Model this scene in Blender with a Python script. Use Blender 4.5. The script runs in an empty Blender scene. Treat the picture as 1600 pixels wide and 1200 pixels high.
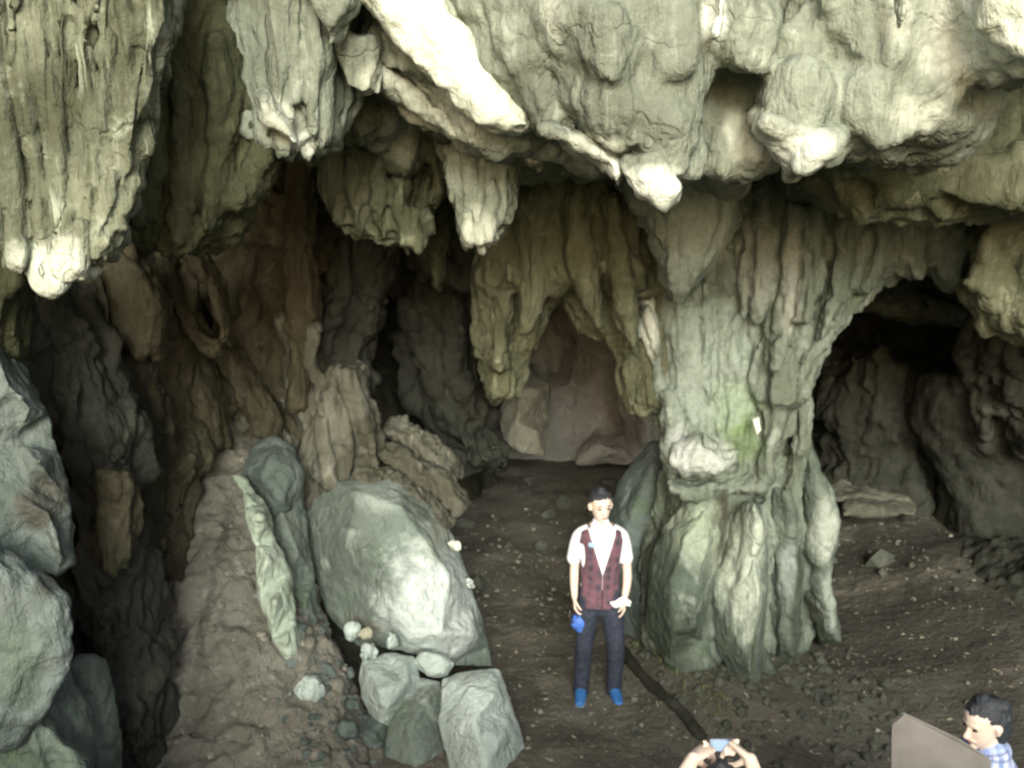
import bpy, bmesh, math, random
import numpy as np
from mathutils import Vector, Matrix
R = math.radians
random.seed(7)
scene = bpy.context.scene
col = scene.collection

# ---------------------------------------------------------------- camera
CAMH, PITCH, FPX = 4.1, R(12), 1555.6
cd = bpy.data.cameras.new('camera')
cam = bpy.data.objects.new('camera', cd); col.objects.link(cam)
cam.location = (0, 0, CAMH); cam.rotation_euler = (R(90) - PITCH, 0, 0)
cd.sensor_width = 36; cd.lens = 35; cd.clip_start = .05; cd.clip_end = 500
cd.dof.use_dof = True; cd.dof.focus_distance = 1.2; cd.dof.aperture_fstop = 11
scene.camera = cam

# ---------------------------------------------------------------- light
SUN_EL, SUN_AZ = R(22), R(3)          # azimuth measured from straight behind the camera
w = bpy.data.worlds.new("World"); scene.world = w; w.use_nodes = True
nt = w.node_tree; nt.nodes.clear()
sky = nt.nodes.new('ShaderNodeTexSky'); sky.sky_type = 'NISHITA'; sky.sun_disc = False
sky.sun_elevation = SUN_EL; sky.sun_rotation = R(180) + SUN_AZ
sky.dust_density = 4; sky.air_density = 1.0; sky.ozone_density = .6
bg = nt.nodes.new('ShaderNodeBackground'); bg.inputs['Strength'].default_value = .15
wo = nt.nodes.new('ShaderNodeOutputWorld')
nt.links.new(sky.outputs[0], bg.inputs[0]); nt.links.new(bg.outputs[0], wo.inputs[0])
sd = bpy.data.lights.new('sun', 'SUN'); sd.energy = 2.6; sd.angle = R(22); sd.color = (.92, 1, .91)
sun = bpy.data.objects.new('sun', sd); col.objects.link(sun)
sdir = Vector((math.sin(SUN_AZ) * math.cos(SUN_EL), -math.cos(SUN_AZ) * math.cos(SUN_EL), math.sin(SUN_EL)))
sun.rotation_euler = sdir.to_track_quat('Z', 'Y').to_euler()
scene.view_settings.view_transform = 'Standard'; scene.view_settings.look = 'None'
scene.view_settings.exposure = 0.66; scene.view_settings.gamma = 1
scene.cycles.max_bounces = 8; scene.cycles.diffuse_bounces = 4
scene.cycles.use_denoising = True
scene.cycles.sample_clamp_indirect = 4

# ---------------------------------------------------------------- noise in numpy
rng = np.random.RandomState(3)
PERM = rng.permutation(256); PERM = np.concatenate([PERM, PERM, PERM])
GR = rng.normal(size=(256, 3)); GR /= np.linalg.norm(GR, axis=1)[:, None]
def perlin(P):
    P = np.asarray(P, float); I = np.floor(P).astype(int); F = P - I; I &= 255
    U = F * F * F * (F * (F * 6 - 15) + 10)
    out = 0
    for dx in (0, 1):
        for dy in (0, 1):
            for dz in (0, 1):
                h = PERM[PERM[PERM[(I[..., 0] + dx) & 255] + ((I[..., 1] + dy) & 255)] + ((I[..., 2] + dz) & 255)]
                g = GR[h]; d = F - np.array([dx, dy, dz])
                wt = (U[..., 0] if dx else 1 - U[..., 0]) * (U[..., 1] if dy else 1 - U[..., 1]) * (U[..., 2] if dz else 1 - U[..., 2])
                out = out + wt * (g * d).sum(-1)
    return out * 1.5
def fbm(P, o=4, g=.5, billow=False):
    s, a, n = 0, 1, 0
    for k in range(o):
        v = perlin(P * 2 ** k + 17.3 * k)
        if billow: v = np.abs(v) * 2 - .5
        s = s + a * v; n += a; a *= g
    return s / n

# ---------------------------------------------------------------- pixel -> point
CF = np.array([0, math.cos(PITCH), -math.sin(PITCH)]); CU = np.array([0, math.sin(PITCH), math.cos(PITCH)]); CX = np.array([1., 0, 0])
CAM = np.array([0, 0, CAMH])
def ray(x, y): return CF + CX * ((x - 800) / FPX) - CU * ((y - 600) / FPX)
def at(x, y, Y):
    d = ray(x, y); return CAM + d * (Y / d[1])
def atz(x, y, z=0.):
    d = ray(x, y); return CAM + d * ((z - CAMH) / d[2])

# ---------------------------------------------------------------- meshes
def catmull(A, ts):
    A = np.asarray(A, float); n = len(A)
    B = np.vstack([2 * A[0] - A[1], A, 2 * A[-1] - A[-2]])
    i = np.clip(np.floor(ts).astype(int), 0, n - 2); f = (ts - i)[:, None]
    p0, p1, p2, p3 = B[i], B[i + 1], B[i + 2], B[i + 3]
    return .5 * ((2 * p1) + (-p0 + p2) * f + (2 * p0 - 5 * p1 + 4 * p2 - p3) * f ** 2 + (-p0 + 3 * p1 - 3 * p2 + p3) * f ** 3)

def gridn(P, wrap=True):
    if wrap: du = np.roll(P, -1, 1) - np.roll(P, 1, 1)
    else: du = np.gradient(P, axis=1)
    dv = np.gradient(P, axis=0)
    N = np.cross(du, dv); l = np.linalg.norm(N, axis=-1, keepdims=True); l[l < 1e-9] = 1
    return N / l

_seed = [0]
def ringmesh(C, H, V, res, sup, fl, lump, rough, chisel, capr=.9, seed=None):
    """closed solid from n sections: centre C, half-width vector H, half-depth vector V"""
    if seed is None: _seed[0] += 1; seed = _seed[0]
    n = len(C)
    st = np.linalg.norm(np.diff(C, axis=0), axis=1).sum()
    m = max(8, int(st / res))
    ts = np.linspace(0, n - 1, m)
    A = catmull(np.hstack([C, H, V]), ts)
    C, H, V = A[:, :3], A[:, 3:6], A[:, 6:9]
    # round caps
    def cap(k, sgn):
        ax = C[k] - C[k + (1 if k == 0 else -1)]; ax = ax / (np.linalg.norm(ax) + 1e-9)
        r = min(np.linalg.norm(H[k]), np.linalg.norm(V[k])) * capr
        c = max(4, int(r * 1.5 / res)); c = min(c, 14)
        ph = np.linspace(0, math.pi / 2, c + 2)[1:-1]
        return [(C[k] + ax * r * math.sin(p), H[k] * math.cos(p), V[k] * math.cos(p)) for p in ph]
    a = cap(0, 1)[::-1]; b = cap(-1, 1) if n else []
    C = np.vstack([[x[0] for x in a], C, [x[0] for x in b]]); H = np.vstack([[x[1] for x in a], H, [x[1] for x in b]]); V = np.vstack([[x[2] for x in a], V, [x[2] for x in b]])
    W0 = np.median(np.linalg.norm(H, axis=1)); T0 = np.median(np.linalg.norm(V, axis=1))
    hw = np.linalg.norm(H, axis=1).max()
    per = 2 * (hw + T0)
    nf = max(12, int(per / res)); nb = max(6, nf // 3)
    th = np.concatenate([np.linspace(0, math.pi, nf, endpoint=False), np.linspace(math.pi, 2 * math.pi, nb, endpoint=False)])
    c, s = np.cos(th), np.sin(th)
    cs = np.sign(c) * np.abs(c) ** (2 / sup); ss = np.sign(s) * np.abs(s) ** (2 / sup)
    P = C[:, None] + H[:, None] * cs[None, :, None] - V[:, None] * ss[None, :, None]
    loc = np.minimum(np.linalg.norm(H, axis=1), np.linalg.norm(V, axis=1))
    fade = np.clip(loc / (.45 * min(W0, T0) + 1e-6), .12, 1)[:, None]
    arc = np.concatenate([[0], np.cumsum(np.linalg.norm(np.diff(C, axis=0), axis=1))])
    if chisel:
        k, dep = chisel; r2 = np.random.RandomState(seed + 11)
        cc = C.mean(0); ext = (P.reshape(-1, 3) - cc)
        for _ in range(k):
            nn = r2.normal(size=3); nn[1] = -abs(nn[1]) * 1.2; nn[2] = nn[2] * .8 + .15; nn /= np.linalg.norm(nn)
            dd = (P - cc) @ nn; mx = dd.max(); lim = mx * (1 - dep * r2.uniform(.5, 1.2))
            P = P - np.where(dd > lim, (dd - lim) * .88, 0)[..., None] * nn
    if fl:
        fr, am, *o = fl; stretch = o[0] if o else .12
        N = gridn(P)
        Q = np.stack([np.broadcast_to(cs * W0 * fr, P.shape[:2]), np.broadcast_to(ss * T0 * fr, P.shape[:2]), np.broadcast_to((arc * fr * stretch)[:, None], P.shape[:2])], -1)
        warp = perlin(P * 1.3 + seed) * .6
        Q = Q + warp[..., None] + seed * 3.7
        v = np.abs(perlin(Q)) * 2.4 - .5 + .5 * (np.abs(perlin(Q * 2.1 + 5)) * 2.2 - .5)
        P = P + N * (v * am * fade)[..., None]
    if lump:
        N = gridn(P); fr, am = lump
        P = P + N * (fbm(P * fr + seed * .31, 3, .5) * am * fade * 1.6)[..., None]
    if rough:
        N = gridn(P); fr, am = rough
        P = P + N * (fbm(P * np.array([1, 1, .6]) * fr, 3, .55, True) * am * fade)[..., None]
    r, q = P.shape[:2]
    verts = P.reshape(-1, 3)
    i = np.arange(r - 1)[:, None] * q; j = np.arange(q)[None]; j2 = (j + 1) % q
    F = np.stack([i + j, i + j2, i + q + j2, i + q + j], -1).reshape(-1, 4)
    top, bot = len(verts), len(verts) + 1
    verts = np.vstack([verts, P[0].mean(0), P[-1].mean(0)])
    faces = F.tolist()
    for k in range(q):
        k2 = (k + 1) % q
        faces.append((k2, k, top)); faces.append(((r - 1) * q + k, (r - 1) * q + k2, bot))
    return verts, faces

def loft(secs, Y=5, t=.3, res=.028, sup=2.3, fl=(7, .03), lump=(1.6, .08), rough=(7, .018), chisel=None, capr=.3, seed=None):
    """sections traced as (x1,y1,x2,y2[,Y[,t]]) and stood at their own distance with a real depth"""
    Cs, Hs, Vs = [], [], []
    for s in secs:
        yy = s[4] if len(s) > 4 else Y; tt = s[5] if len(s) > 5 else t
        L, Rr = at(s[0], s[1], yy), at(s[2], s[3], yy)
        c = (L + Rr) / 2; h = (Rr - L) / 2; v = c - CAM; v /= np.linalg.norm(v)
        v = v - h * (v @ h) / (h @ h + 1e-9); v /= np.linalg.norm(v)
        Cs.append(c); Hs.append(h); Vs.append(v * tt)
    return ringmesh(np.array(Cs), np.array(Hs), np.array(Vs), res, sup, fl, lump, rough, chisel, capr, seed=seed)

def rows(lst, **k):
    """horizontal rows (y, xl, xr[, Y[, t]])"""
    return loft([(r[1], r[0], r[2], r[0]) + tuple(r[3:]) for r in lst], **k)

def fold(pts, Y=4, t=None, **k):
    """a fold along a line: points (x, y, half width px)"""
    se = []
    for i, p in enumerate(pts):
        a = pts[max(i - 1, 0)]; b = pts[min(i + 1, len(pts) - 1)]
        dx, dy = b[0] - a[0], b[1] - a[1]; l = math.hypot(dx, dy) or 1
        nx, ny = dy / l, -dx / l
        yy = p[3] if len(p) > 3 else Y
        tt = t if t else p[2] * yy / FPX * 1.1
        se.append((p[0] - nx * p[2], p[1] - ny * p[2], p[0] + nx * p[2], p[1] + ny * p[2], yy, tt))
    k.setdefault('fl', (14, .008)); k.setdefault('lump', (3, .025)); k.setdefault('rough', (12, .008)); k.setdefault('res', .02); k.setdefault('capr', .8)
    return loft(se, **k)

def facet(outline, inner, thick=.4, cuts=5, rnd=.02, seed=None):
    """angular rock: outline and ridge points (x, y, Y) triangulated, given a back, then cut fine"""
    from mathutils.geometry import delaunay_2d_cdt
    pts = list(outline) + list(inner); n = len(outline)
    r = delaunay_2d_cdt([Vector((p[0], p[1])) for p in pts], [(i, (i + 1) % n) for i in range(n)], [], 1, .1)
    vx, tris, orig = r[0], r[2], r[3]
    P = []
    for v, o_ in zip(vx, orig):
        k = o_[0] if o_ else min(range(len(pts)), key=lambda q: (pts[q][0] - v.x) ** 2 + (pts[q][1] - v.y) ** 2); P.append(pts[k])
    F3 = [at(*p) for p in P]; m = len(P); isb = [any(q < n for q in o_) for o_ in orig]
    cy = np.mean([p[2] for p in outline]); Bk = []
    for p, bd in zip(P, isb):
        d = unit_(at(*p) - CAM); Bk.append(at(p[0], p[1], cy) * 0 + at(*p) + d * (thick * (.55 if bd else 1.)) )
    cb = np.mean(Bk, axis=0); Bk = [b * .93 + cb * .07 for b in Bk]
    bm = bmesh.new(); vs = [bm.verts.new(v) for v in F3 + Bk]
    for t_ in tris: bm.faces.new([vs[i] for i in t_]); bm.faces.new([vs[i + m] for i in reversed(t_)])
    ed = {}
    for t_ in tris:
        for a, b in zip(t_, list(t_[1:]) + [t_[0]]): ed[(a, b)] = ed.get((b, a), 0) + 1 if (b, a) in ed else 1
    for (a, b) in list(ed):
        if (b, a) not in ed: bm.faces.new([vs[b], vs[a], vs[a + m], vs[b + m]])
    bmesh.ops.recalc_face_normals(bm, faces=bm.faces)
    for _ in range(cuts): bmesh.ops.subdivide_edges(bm, edges=[e for e in bm.edges if e.calc_length() > .035], cuts=1, use_grid_fill=True)
    bmesh.ops.triangulate(bm, faces=bm.faces)
    bm.verts.index_update(); V = np.array([v.co[:] for v in bm.verts]); F = [tuple(v.index for v in f.verts) for f in bm.faces]; bm.free()
    return V, F
def unit_(v): v = np.array(v, float); return v / np.linalg.norm(v)

def tag(o, label=None, cat=None, group=None, kind=None):
    if label: o['label'] = label
    if cat: o['category'] = cat
    if group: o['group'] = group
    if kind: o['kind'] = kind
    return o

STY = {'hair': ((60, .003, .4), None, (14, .004), (50, .004)),'cal': ((9, .012, .08), (3.0, .022), (2.2, .02), (14, .008)),  # vertical flutes, creases, lumps, grain: (frequency, amplitude)
 'flute': ((12, .026), (2.6, .022), (1.6, .03), (16, .006)), 'curtain': ((11, .065, .018), (2.0, .008), (1.2, .012), (18, .003)),
 'rock': (None, (2.2, .030), (1.4, .03), (14, .008)), 'ceil': ((9, .026, .08), (2.2, .030), (1.5, .03), (14, .008)),
 'boulder': (None, (2.4, .014), (1.1, .012), (12, .007)), 'smooth': ((7, .008), (2.2, .015), (2, .02), (14, .006)), 'wall': ((6, .04), (2.6, .06), (1.3, .08), (12, .012)),
 'foot': ((4, .02, .06), (2.0, .022), (1.2, .02), (13, .008)), 'earth': (None, (5, .018), (1.0, .03), (9, .034))}
def weather(o, sty, slant=(0, 0)):
    me = o.data; n = len(me.vertices)
    P = np.zeros(n * 3, 'f'); me.vertices.foreach_get('co', P); P = P.reshape(-1, 3).astype(float)
    N = np.zeros(n * 3, 'f'); me.vertices.foreach_get('normal', N); N = N.reshape(-1, 3)
    org = np.array(o.location if o.parent is None else o.parent.location); Wd = P + org
    fl, cr, lu, fi = STY[sty]; d = 0
    if lu: d = d + fbm(Wd * lu[0] + 40, 3) * lu[1] * 1.8
    wq = Wd + perlin(Wd * 2.1 + 7)[:, None] * np.array([.12, .12, .3]) * (.12 if sty == 'curtain' else 1)
    if cr: d = d + ((np.abs(perlin(wq * cr[0] * np.array([1, 1, .6]) + 3)) ** .8) * 2.0 - .6) * cr[1] + ((np.abs(perlin(wq * cr[0] * 2.3 + 31)) ** .8) * 2.0 - .6) * cr[1] * .45
    if fl:
        q = wq.copy(); q[:, 0] += slant[0] * q[:, 2]; q = q * np.array([fl[0], fl[0], fl[0] * (fl[2] if len(fl) > 2 else .10)])
        msk = .35 + .65 * np.clip(perlin(Wd * 1.7 + 90) * 1.6 + .6, 0, 1)
        d = d + (np.abs(perlin(q)) * 2.4 - .6) * fl[1] * msk + (np.abs(perlin(q * 2.2 + 5)) * 2.4 - .6) * fl[1] * .4
    if fi: d = d + fbm(Wd * fi[0], 2, .6) * fi[1] * 1.6
    P = P + N * np.asarray(d)[:, None]
    me.vertices.foreach_set('co', P.astype('f').ravel()); me.update()

def mk(name, pieces, mat, parent=None, remesh=None, smooth=2, base=True, sty=None, slant=(0, 0)):
    """pieces = list of (verts, faces); joined as ONE mesh object"""
    vs, fs, off = [], [], 0
    for v, f in pieces:
        vs.append(np.asarray(v)); fs += [tuple(i + off for i in q) for q in f]; off += len(v)
    V = np.vstack(vs)
    me = bpy.data.meshes.new(name)
    if parent is None and base:
        o0 = np.array([V[:, 0].mean(), V[:, 1].mean(), V[:, 2].min()])
    elif parent is not None: o0 = np.array(parent.location)
    else: o0 = np.zeros(3)
    me.from_pydata((V - o0).tolist(), [], fs); me.update()
    me.polygons.foreach_set('use_smooth', [True] * len(me.polygons))
    o = bpy.data.objects.new(name, me); col.objects.link(o)
    if parent is None: o.location = o0
    else: o.parent = parent
    me.materials.append(mat)
    bm = bmesh.new(); bm.from_mesh(me); bmesh.ops.recalc_face_normals(bm, faces=bm.faces); bm.to_mesh(me); bm.free()
    if remesh:
        m = o.modifiers.new('Remesh', 'REMESH'); m.mode = 'VOXEL'; m.voxel_size = remesh; m.use_smooth_shade = True
        if smooth:
            m = o.modifiers.new('Smooth', 'SMOOTH'); m.iterations = smooth; m.factor = .5
        m2 = bpy.data.meshes.new_from_object(o.evaluated_get(bpy.context.evaluated_depsgraph_get()))
        o.modifiers.clear(); o.data = m2; m2.name = name; bpy.data.meshes.remove(me)
        m2.polygons.foreach_set('use_smooth', [True] * len(m2.polygons))
        if not m2.materials: m2.materials.append(mat)
    if sty: weather(o, sty, slant)
    return o

def empty(name, loc, label=None, cat=None, group=None):
    o = bpy.data.objects.new(name, None); col.objects.link(o); o.location = tuple(loc); o.empty_display_size = .1
    return tag(o, label, cat, group)

# ---------------------------------------------------------------- materials
def nodes(name):
    m = bpy.data.materials.new(name); m.use_nodes = True; t = m.node_tree; t.nodes.clear()
    o = t.nodes.new('ShaderNodeOutputMaterial'); b = t.nodes.new('ShaderNodeBsdfPrincipled'); t.links.new(b.outputs[0], o.inputs[0])
    return m, t, b
def mixc(t, fac, a, b, mode='MIX'):
    n = t.nodes.new('ShaderNodeMix'); n.data_type = 'RGBA'; n.blend_type = mode; n.clamp_result = True
    for s, v in ((n.inputs[0], fac), (n.inputs[6], a), (n.inputs[7], b)):
        if hasattr(v, 'is_output'): t.links.new(v, s)
        elif isinstance(v, tuple): s.default_value = (*v, 1)
        else: s.default_value = v
    return n.outputs[2]
def noise(t, vec, scale, detail=5, rough=.6, dist=0.):
    n = t.nodes.new('ShaderNodeTexNoise'); n.inputs['Scale'].default_value = scale; n.inputs['Detail'].default_value = detail
    n.inputs['Roughness'].default_value = rough; n.inputs['Distortion'].default_value = dist; t.links.new(vec, n.inputs['Vector']); return n.outputs['Fac']
def ramp(t, f, a, b, lo=0., hi=1.):
    n = t.nodes.new('ShaderNodeMapRange'); n.inputs[1].default_value = a; n.inputs[2].default_value = b
    n.inputs[3].default_value = lo; n.inputs[4].default_value = hi; t.links.new(f, n.inputs[0]); return n.outputs[0]
def mapping(t, vec, scale, rot=(0, 0, 0)):
    n = t.nodes.new('ShaderNodeMapping'); n.inputs['Scale'].default_value = scale; n.inputs['Rotation'].default_value = rot
    t.links.new(vec, n.inputs[0]); return n.outputs[0]

def rock(name, base, dark, pale, moss=None, mossamt=.0, streak=.5, bump=.6, rot=(0, 0, 0), sc=1., palecut=.58, rgh=.85, patches=(), crack=.3):
    m, t, b = nodes(name)
    g = t.nodes.new('ShaderNodeNewGeometry').outputs['Position']
    st = mapping(t, g, (1, 1, .16), rot)
    big = noise(t, g, 1.1 * sc, 4, .6, .6); mid = noise(t, g, 4.5 * sc, 5, .65, .4); fine = noise(t, g, 26 * sc, 4, .7)
    stn = noise(t, st, 11 * sc, 4, .65, .5); stf = noise(t, st, 30 * sc, 3, .6)
    c = mixc(t, ramp(t, big, .38, .66), base, dark)
    c = mixc(t, ramp(t, mid, palecut, palecut + .12, 0, .75), c, pale)
    c = mixc(t, ramp(t, stn, .5, .68, 0, streak), c, dark)
    c = mixc(t, ramp(t, stn, .42, .3, 0, streak * .7), c, pale)
    if moss:
        mm = noise(t, g, 1.9, 5, .7, .8)
        c = mixc(t, ramp(t, mm, .62 - mossamt * .3, .72 - mossamt * .3, 0, .85), c, moss)
    for (px, py, YY), (rx, rz), pc, *am in patches:      # mineral crusts, stains and painted shade, each fixed at its own place
        cc = at(px, py, YY); k = YY / FPX
        ve = t.nodes.new('ShaderNodeVectorMath'); ve.operation = 'SUBTRACT'; t.links.new(g, ve.inputs[0]); ve.inputs[1].default_value = tuple(cc)
        vd = t.nodes.new('ShaderNodeVectorMath'); vd.operation = 'MULTIPLY'; t.links.new(ve.outputs[0], vd.inputs[0]); vd.inputs[1].default_value = (1 / (rx * k), 1 / .8, 1 / (rz * k))
        vl = t.nodes.new('ShaderNodeVectorMath'); vl.operation = 'LENGTH'; t.links.new(vd.outputs[0], vl.inputs[0])
        ma = t.nodes.new('ShaderNodeMath'); ma.operation = 'MULTIPLY_ADD'; t.links.new(mid, ma.inputs[0]); ma.inputs[1].default_value = 1.6; t.links.new(vl.outputs['Value'], ma.inputs[2])
        c = mixc(t, ramp(t, ma.outputs[0], 1.95, 1.45, 0, am[0] if am else .9), c, pc)
    c = mixc(t, ramp(t, fine, .3, .7, 0, .35), c, tuple(x * .55 for x in dark), 'MIX')
    t.links.new(c, b.inputs['Base Color']); b.inputs['Roughness'].default_value = rgh; b.inputs['Specular IOR Level'].default_value = .25
    # cracks
    cw = t.nodes.new('ShaderNodeVectorMath'); cw.operation = 'MULTIPLY_ADD'; nz = t.nodes.new('ShaderNodeTexNoise'); nz.inputs['Scale'].default_value = 2.2; nz.inputs['Detail'].default_value = 4; t.links.new(g, nz.inputs['Vector'])
    t.links.new(nz.outputs['Color'], cw.inputs[0]); cw.inputs[1].default_value = (.7, .7, .7); t.links.new(mapping(t, g, (1, 1, .55)), cw.inputs[2])
    vo = t.nodes.new('ShaderNodeTexVoronoi'); vo.feature = 'DISTANCE_TO_EDGE'; vo.inputs['Scale'].default_value = 2.6; t.links.new(cw.outputs[0], vo.inputs['Vector'])
    ck = ramp(t, vo.outputs['Distance'], .0, .028, 1, 0); cg = t.nodes.new('ShaderNodeMath'); cg.operation = 'MULTIPLY'; t.links.new(ck, cg.inputs[0]); t.links.new(ramp(t, big, .42, .56, 0, crack), cg.inputs[1])
    c = mixc(t, cg.outputs[0], c, tuple(x * .5 for x in dark)); t.links.new(c, b.inputs['Base Color'])
    # relief
    ad = t.nodes.new('ShaderNodeMath'); ad.operation = 'MULTIPLY_ADD'; t.links.new(mid, ad.inputs[0]); ad.inputs[1].default_value = 1.3; t.links.new(stn, ad.inputs[2])
    a2 = t.nodes.new('ShaderNodeMath'); a2.operation = 'MULTIPLY_ADD'; t.links.new(fine, a2.inputs[0]); a2.inputs[1].default_value = .5; t.links.new(ad.outputs[0], a2.inputs[2])
    a3 = t.nodes.new('ShaderNodeMath'); a3.operation = 'MULTIPLY_ADD'; t.links.new(stf, a3.inputs[0]); a3.inputs[1].default_value = .5 * streak; t.links.new(a2.outputs[0], a3.inputs[2])
    a4 = t.nodes.new('ShaderNodeMath'); a4.operation = 'MULTIPLY_ADD'; t.links.new(cg.outputs[0], a4.inputs[0]); a4.inputs[1].default_value = -.7; t.links.new(a3.outputs[0], a4.inputs[2])
    bp = t.nodes.new('ShaderNodeBump'); bp.inputs['Strength'].default_value = bump; bp.inputs['Distance'].default_value = .05
    t.links.new(a4.outputs[0], bp.inputs['Height']); t.links.new(bp.outputs[0], b.inputs['Normal'])
    return m
def plain(name, c, rough=.7, c2=None, sc=8, bump=0, spec=.3):
    m, t, b = nodes(name)
    g = t.nodes.new('ShaderNodeNewGeometry').outputs['Position']
    n = noise(t, g, sc, 4)
    t.links.new(mixc(t, ramp(t, n, .35, .65), c, c2 or tuple(x * .8 for x in c)), b.inputs['Base Color'])
    b.inputs['Roughness'].default_value = rough; b.inputs['Specular IOR Level'].default_value = spec
    if bump:
        bp = t.nodes.new('ShaderNodeBump'); bp.inputs['Strength'].default_value = bump; bp.inputs['Distance'].default_value = .02
        t.links.new(n, bp.inputs['Height']); t.links.new(bp.outputs[0], b.inputs['Normal'])
    return m

PW, PC, PG_ = (.74, .77, .69), (.49, .51, .43), (.16, .165, .10)
M_CEIL = rock('pale_olive_limestone', (.30, .33, .27), (.14, .155, .12), (.45, .485, .415), streak=.75, patches=[
    ((1020, 290, 4.3), (55, 32), PW), ((915, 240, 4.4), (60, 30), PC), ((955, 275, 4.4), (22, 25), PW), ((1238, 235, 4.3), (62, 34), PW, .8), ((1180, 190, 4.3), (22, 40), PC),
    ((1425, 185, 4.4), (60, 30), PC), ((1125, 20, 4.2), (22, 50), PW), ((1410, 20, 4.2), (26, 40), PC), ((1570, 10, 4.0), (110, 130), PW, 1.), ((430, 190, 4.6), (36, 40), PC), ((470, 225, 4.6), (16, 22), PW, .7),
    ((752, 362, 5.5), (34, 34), PC, .9), ((600, 130, 5.0), (34, 30), PC), ((665, 170, 5.0), (50, 34), PC), ((720, 210, 5.0), (34, 34), PC), ((860, 30, 4.5), (20, 60), PC, .6), ((620, 195, 6.2), (22, 40), PC, .7)])
M_CURT = rock('fluted_limestone', (.28, .30, .22), (.075, .08, .05), (.48, .52, .42), streak=1., patches=[((85, 420, 3.85), (60, 50), (.66, .70, .60), .8), ((130, 400, 3.85), (20, 40), (.66, .70, .60), .7)])
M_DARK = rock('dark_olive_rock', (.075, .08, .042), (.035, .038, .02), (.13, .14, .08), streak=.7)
M_CLUS = rock('olive_dripstone', (.19, .198, .135), (.075, .08, .045), (.32, .335, .24), streak=.8, patches=[((635, 210, 6.2), (36, 50), PC, .7), ((590, 210, 6.2), (16, 40), PC, .4), ((835, 242, 5.2), (16, 12), PC)])
M_WHITE = rock('white_calcite', (.76, .79, .69), (.50, .53, .42), (.86, .88, .80), streak=.5, bump=.5)
M_CREAM = rock('cream_flowstone', (.50, .50, .39), (.30, .30, .21), (.68, .68, .57), streak=.6, bump=.7)
PGW = (.50, .55, .46)
M_PILL = rock('green_grey_limestone', (.23, .265, .225), (.10, .12, .09), (.38, .42, .375), (.14, .19, .10), .05, streak=.7, patches=[
    ((1145, 640, 7.6), (42, 55), (.14, .24, .06), .8), ((1165, 690, 7.6), (30, 40), (.16, .24, .09), .5), ((1018, 520, 7.6), (16, 50), PW, .8), ((1095, 715, 7.5), (56, 30), (.55, .58, .55), .8), ((1062, 700, 7.5), (22, 40), (.5, .52, .52), .6),
    ((1230, 430, 7.4), (14, 90), (.5, .5, .46), .5), ((1085, 360, 7.1), (75, 85), (.40, .46, .42), .7), ((1180, 420, 7.5), (30, 80), (.42, .44, .40), .5), ((1110, 600, 7.7), (80, 90), (.38, .44, .40), .6), ((1120, 520, 7.8), (70, 60), (.36, .43, .38), .6)])
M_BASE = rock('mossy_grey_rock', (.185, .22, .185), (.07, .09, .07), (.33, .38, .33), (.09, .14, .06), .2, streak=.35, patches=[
    ((1165, 900, 7.1), (44, 120), PGW, .95), ((1132, 830, 7.3), (20, 70), (.06, .055, .035), .85), ((1040, 1000, 7.3), (60, 70), (.055, .07, .05), .8), ((1110, 1075, 7.3), (80, 50), (.05, .06, .045), .8), ((1214, 900, 7.4), (9, 130), (.045, .055, .04), .8), ((1250, 940, 7.6), (10, 110), (.045, .055, .04), .8), ((1225, 1060, 7.5), (50, 50), (.055, .065, .05), .7), ((1085, 830, 7.4), (46, 60), (.38, .44, .34), .8), ((1282, 820, 7.8), (26, 60), (.46, .50, .44), .85), ((1290, 940, 7.8), (16, 70), (.36, .40, .36), .8), ((1232, 900, 7.6), (14, 60), (.36, .40, .38), .7)])  # dark patches: moss staining with crevice and foot shade painted in
M_BLUE = rock('blue_grey_rock', (.16, .19, .18), (.065, .085, .075), (.27, .32, .305), (.10, .14, .08), .12, streak=.35, patches=[((50, 800, 4.5), (30, 50), (.06, .055, .045), .8), ((20, 1040, 4.2), (40, 110), (.10, .13, .09), .6), ((100, 870, 4.5), (16, 40), (.05, .05, .04), .8)])
M_BOUL = rock('pale_boulder_stone', (.58, .66, .63), (.36, .42, .39), (.72, .78, .76), streak=.1, bump=.7, patches=[((640, 1130, 6.6), (50, 40), (.2, .24, .2), .6)])
M_GRN = rock('green_stained_stone', (.20, .245, .215), (.11, .13, .115), (.31, .35, .31), (.13, .17, .11), .1, streak=.2, patches=[((695, 950, 7.1), (110, 130), (.66, .73, .71), .97), ((590, 775, 7.3), (44, 34), (.40, .46, .43), .5), ((700, 850, 7.2), (40, 36), (.38, .40, .32), .6), ((560, 1000, 7), (40, 30), (.2, .18, .15), .6)])
M_ROOT = rock('brown_grey_rock', (.17, .168, .138), (.07, .068, .05), (.28, .278, .24), streak=.7)
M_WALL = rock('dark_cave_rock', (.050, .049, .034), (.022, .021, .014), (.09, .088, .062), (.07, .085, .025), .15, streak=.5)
M_BACK = rock('reddish_cave_rock', (.40, .385, .355), (.27, .26, .235), (.48, .47, .45), streak=.3, bump=.9, patches=[((900, 560, 14), (60, 50), (.20, .19, .16), .7), ((980, 660, 14), (50, 30), (.26, .22, .17), .6)])
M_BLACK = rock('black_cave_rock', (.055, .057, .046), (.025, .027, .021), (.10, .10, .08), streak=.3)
M_EARTH = rock('brown_earth', (.245, .235, .20), (.14, .132, .11), (.36, .345, .30), streak=.1, bump=.8, rgh=.95, sc=1.8, crack=.2, patches=[((372, 820, 7.6), (12, 60), (.06, .05, .045), .6), ((352, 950, 7.2), (12, 90), (.055, .048, .045), .6), ((300, 700, 8.2), (30, 60), (.10, .085, .05), .5), ((250, 900, 7.3), (40, 200), (.09, .075, .05), .6)])
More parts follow.
